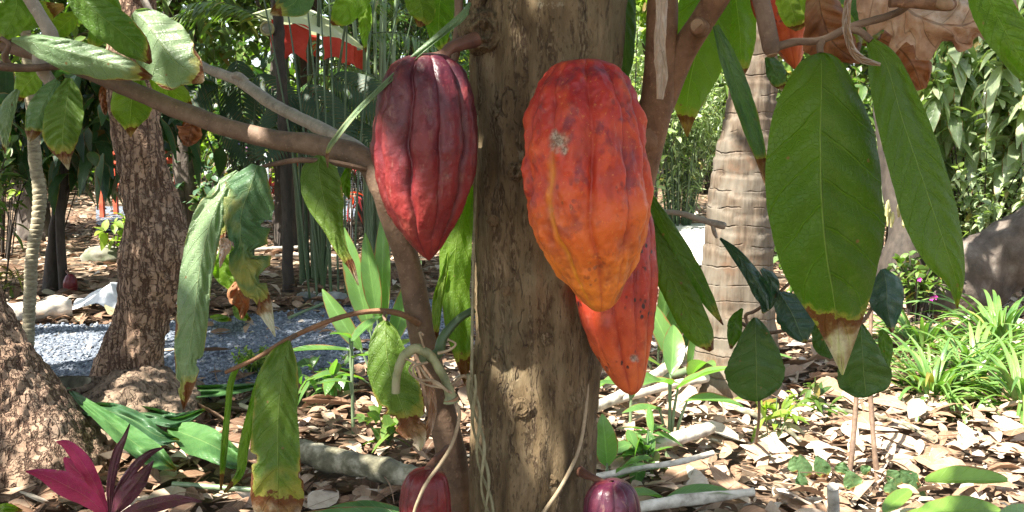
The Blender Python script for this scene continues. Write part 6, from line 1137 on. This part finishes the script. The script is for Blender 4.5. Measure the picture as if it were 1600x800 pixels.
# ------------------------------------------------------------------ unseen canopy added for shade, gaps cut to let sun patches through
def spots_mask(P):
    """True where a leaf may stay: its shadow does not fall on a sun patch"""
    keep = np.ones(len(P), bool)
    # vertical plane of the pods / trunk, Y=.88
    t = (P[:, 1] - .88) / SUN[1]; q = P - SUN * t[:, None]; ok = (t > 0) if True else None
    # leaf is towards the sun from the plane when P = q + SUN*s with s>0
    s = (P[:, 1] - .88) / SUN[1]; x, y, f = project(P - SUN * s[:, None])
    for (cx, cy, rx, ry) in PLANE_SPOTS: keep &= ~((s > 0) & (((x - cx) / (rx + 52)) ** 2 + ((y - cy) / (ry + 52)) ** 2 < 1))
    s = P[:, 2] / SUN[2]; g = P - SUN * s[:, None]; x, y, f = project(np.where(g[:, 1:2] > .3, g, np.array([[0, .31, 0]])))
    for (cx, cy, rx, ry) in GROUND_SPOTS: keep &= ~((g[:, 1] > .5) & (((x - cx) / (rx + 14)) ** 2 + ((y - cy) / (ry + 7)) ** 2 < 1))
    return keep
PLANE_SPOTS = [(650, 190, 6, 60), (632, 320, 6, 30), (715, 120, 3, 20), (250, 60, 30, 20), (105, 200, 20, 40), (420, 350, 6, 30), (320, 470, 8, 80), (900, 430, 4, 20)]
GROUND_SPOTS = [(1400, 695, 250, 105), (1200, 640, 100, 70), (1060, 640, 100, 50), (1110, 720, 100, 30), (100, 552, 66, 16), (250, 545, 30, 14), (500, 520, 30, 12), (250, 730, 130, 50), (170, 690, 60, 40), (590, 640, 60, 16), (620, 560, 50, 40), (640, 690, 60, 20), (150, 400, 70, 18), (350, 396, 60, 16), (1470, 560, 110, 60), (1070, 375, 80, 50), (430, 680, 50, 20), (520, 640, 40, 12)]
def crown(tree_root, centre, rx, ry, z0, z1, n, leaf, L=.26, name='crown', trunk_top=None, bark='twig', nl=9):
    c = np.array(centre, float); cl = np.stack([c[0] + rng.normal(0, rx * .5, nl * 4), c[1] + rng.normal(0, ry * .5, nl * 4), rng.uniform(z0, z1, nl * 4)], -1)
    P = cl[rng.integers(0, len(cl), n)] + rng.normal(0, .30, (n, 3)) * np.array([1, 1, .5])
    x, y, f = project(P); infr = (f > .1) & (x > -80) & (x < 1680) & (y > -60); P = P[~infr]; n = len(P); LL = L * rng.uniform(.6, 1.2, n); D = rdir(n, -.1)
    k = np.ones(n, bool)
    for q in (0., .35, .7, 1.): k &= spots_mask(P + D * (LL * q)[:, None] - np.array([0, 0, 1.]) * (.4 * LL * q * q)[:, None])
    P, D, LL = P[k], D[k], LL[k]; n = len(P); mb = MB()
    add_leaves(mb, P, D, unit(np.array([0, 0, 1.]) + rng.normal(0, .3, (n, 3))), LL, LL * .38, droop=.5 * rng.uniform(.3, 1.6, n))
    mb.build('crown', M[leaf], tree_root)
    lb = MB()
    for i in range(nl):
        e = cl[i]; s0 = np.array(trunk_top if trunk_top is not None else c - [0, 0, 1]); xx, yy, ff = project((s0 + e) / 2)
        if not spots_mask(s0 + (e - s0) * np.linspace(.3, 1, 12)[:, None]).all(): continue
        add_tube(lb, [s0, (s0 + e) / 2 + np.array([0, 0, .15]), e], [.03, .02, .008], nu=8, nv=14, cap=False)
    lb.build('limb', M[bark], tree_root)
crown(main, (-.3, .4, 3), 1.3, 1.3, 2.1, 3.6, 1500, 'mass_mid', trunk_top=(tx(2.6), TY, 2.6))
crown(young, (-1.7, .9, 3), 1.1, 1.2, 2.2, 3.2, 900, 'mass_mid', trunk_top=tuple(PY(-380, -80, 1.3)))
crown(rt, (-2.4, 3.2, 4), 1.8, 1.8, 3.0, 4.8, 4200, 'mass_dark', L=.2, trunk_top=tuple(PY(262, -300, ry)), bark='plates')
for i, (x, y, z0, z1, n, lb) in enumerate([(-2.6, -.9, 2.2, 3.8, 2400, 'tree added for shade, out of view behind the camera on the left'), (-4.6, 1.6, 2.4, 4.2, 2400, 'tree added for shade, out of view on the far left'), (1.6, -.6, 2.6, 3.8, 900, 'tree added for shade, out of view at the right'), (-1.2, 6.6, 4.0, 5.4, 2200, 'tall tree added so its crown shades the left of the garden'), (-5.2, 5.4, 3.0, 5.0, 1500, 'wide tree added so its crown shades the left edge'), (-3.1, 4.7, 3.3, 4.6, 2600, 'tree added so its high crown shades the canes')]):
    r_ = thing('added_shade_tree', (x, y, 0), lb, 'tree');  # trees put in to throw shade into the view
    if i == 3: add_tube(MB(), [(x - 1.2, y + 4, -.1), (x - 1.1, y + 3.6, 2), (x, y, 4.2)], [.14, .12, .07], nu=16, nv=40).build('trunk', M['dark_bark'], r_); r_.location = (x, y, 0)
    else: add_tube(MB(), [(x - (1.9 if i == 5 else 0), y, -.1), (x + .05, y, 1.4), (x, y, z0 + .3)], [.11, .09, .06], nu=16, nv=40).build('trunk', M['dark_bark'], r_)
    crown(r_, (x, y, 3), 1.3, 1.3, z0, z1, n, 'mass_mid', trunk_top=(x, y, z0 + .2))
crown(lt, (2.4, 4.7, 2.7), .5, .5, 2.3, 3.0, 260, 'mass_mid', trunk_top=tuple(PY(2050, -60, 5.4)), bark='grey_bark')  # unseen crown added to shade the leaning trunk
# ------------------------------------------------------------------ daylight and camera
w = bpy.data.worlds.new('World'); SC.world = w; w.use_nodes = True; nt = w.node_tree; nt.nodes.clear()
sky = nt.nodes.new('ShaderNodeTexSky'); sky.sky_type = 'NISHITA'; sky.sun_disc = False
el = math.asin(SUN[2]); az = math.atan2(SUN[0], SUN[1])
sky.sun_elevation = el; sky.sun_rotation = az; sky.air_density = 1.0; sky.dust_density = 1.5; sky.ozone_density = 1.0
bg = nt.nodes.new('ShaderNodeBackground'); bg.inputs[1].default_value = .095; wo = nt.nodes.new('ShaderNodeOutputWorld')
hs = nt.nodes.new('ShaderNodeHueSaturation'); hs.inputs['Saturation'].default_value = .62; nt.links.new(sky.outputs[0], hs.inputs['Color']); nt.links.new(hs.outputs[0], bg.inputs[0]); nt.links.new(bg.outputs[0], wo.inputs[0])
ld = bpy.data.lights.new('sun', 'SUN'); ld.energy = 5.0; ld.angle = math.radians(.5); ld.color = (1., .95, .86)
lo = bpy.data.objects.new('sun', ld); COL.objects.link(lo); lo.location = (0, 0, 8)
from mathutils import Vector
lo.rotation_euler = Vector(-SUN).to_track_quat('-Z', 'Y').to_euler()
cd = bpy.data.cameras.new('camera'); co = bpy.data.objects.new('camera', cd); COL.objects.link(co); SC.camera = co
co.location = (0, 0, CAMZ); co.rotation_euler = (math.pi / 2 - PITCH, 0, 0); cd.sensor_width = 36; cd.lens = 36 * F / 1600; cd.clip_end = 500; cd.clip_start = .02
vs = SC.view_settings; vs.view_transform = 'Standard'; vs.look = 'None'; vs.exposure = 2.15; vs.gamma = 1.0; vs.use_curve_mapping = False
cy = SC.cycles; cy.max_bounces = 7; cy.diffuse_bounces = 4; cy.glossy_bounces = 2; cy.transmission_bounces = 4; cy.transparent_max_bounces = 4; cy.use_denoising = True
try: cy.denoiser = 'OPENIMAGEDENOISE'; cy.denoising_input_passes = 'RGB_ALBEDO_NORMAL'; cy.denoising_prefilter = 'ACCURATE'
except Exception: pass
cy.sample_clamp_indirect = 6; cy.caustics_reflective = False; cy.caustics_refractive = False
SC.render.use_persistent_data = False
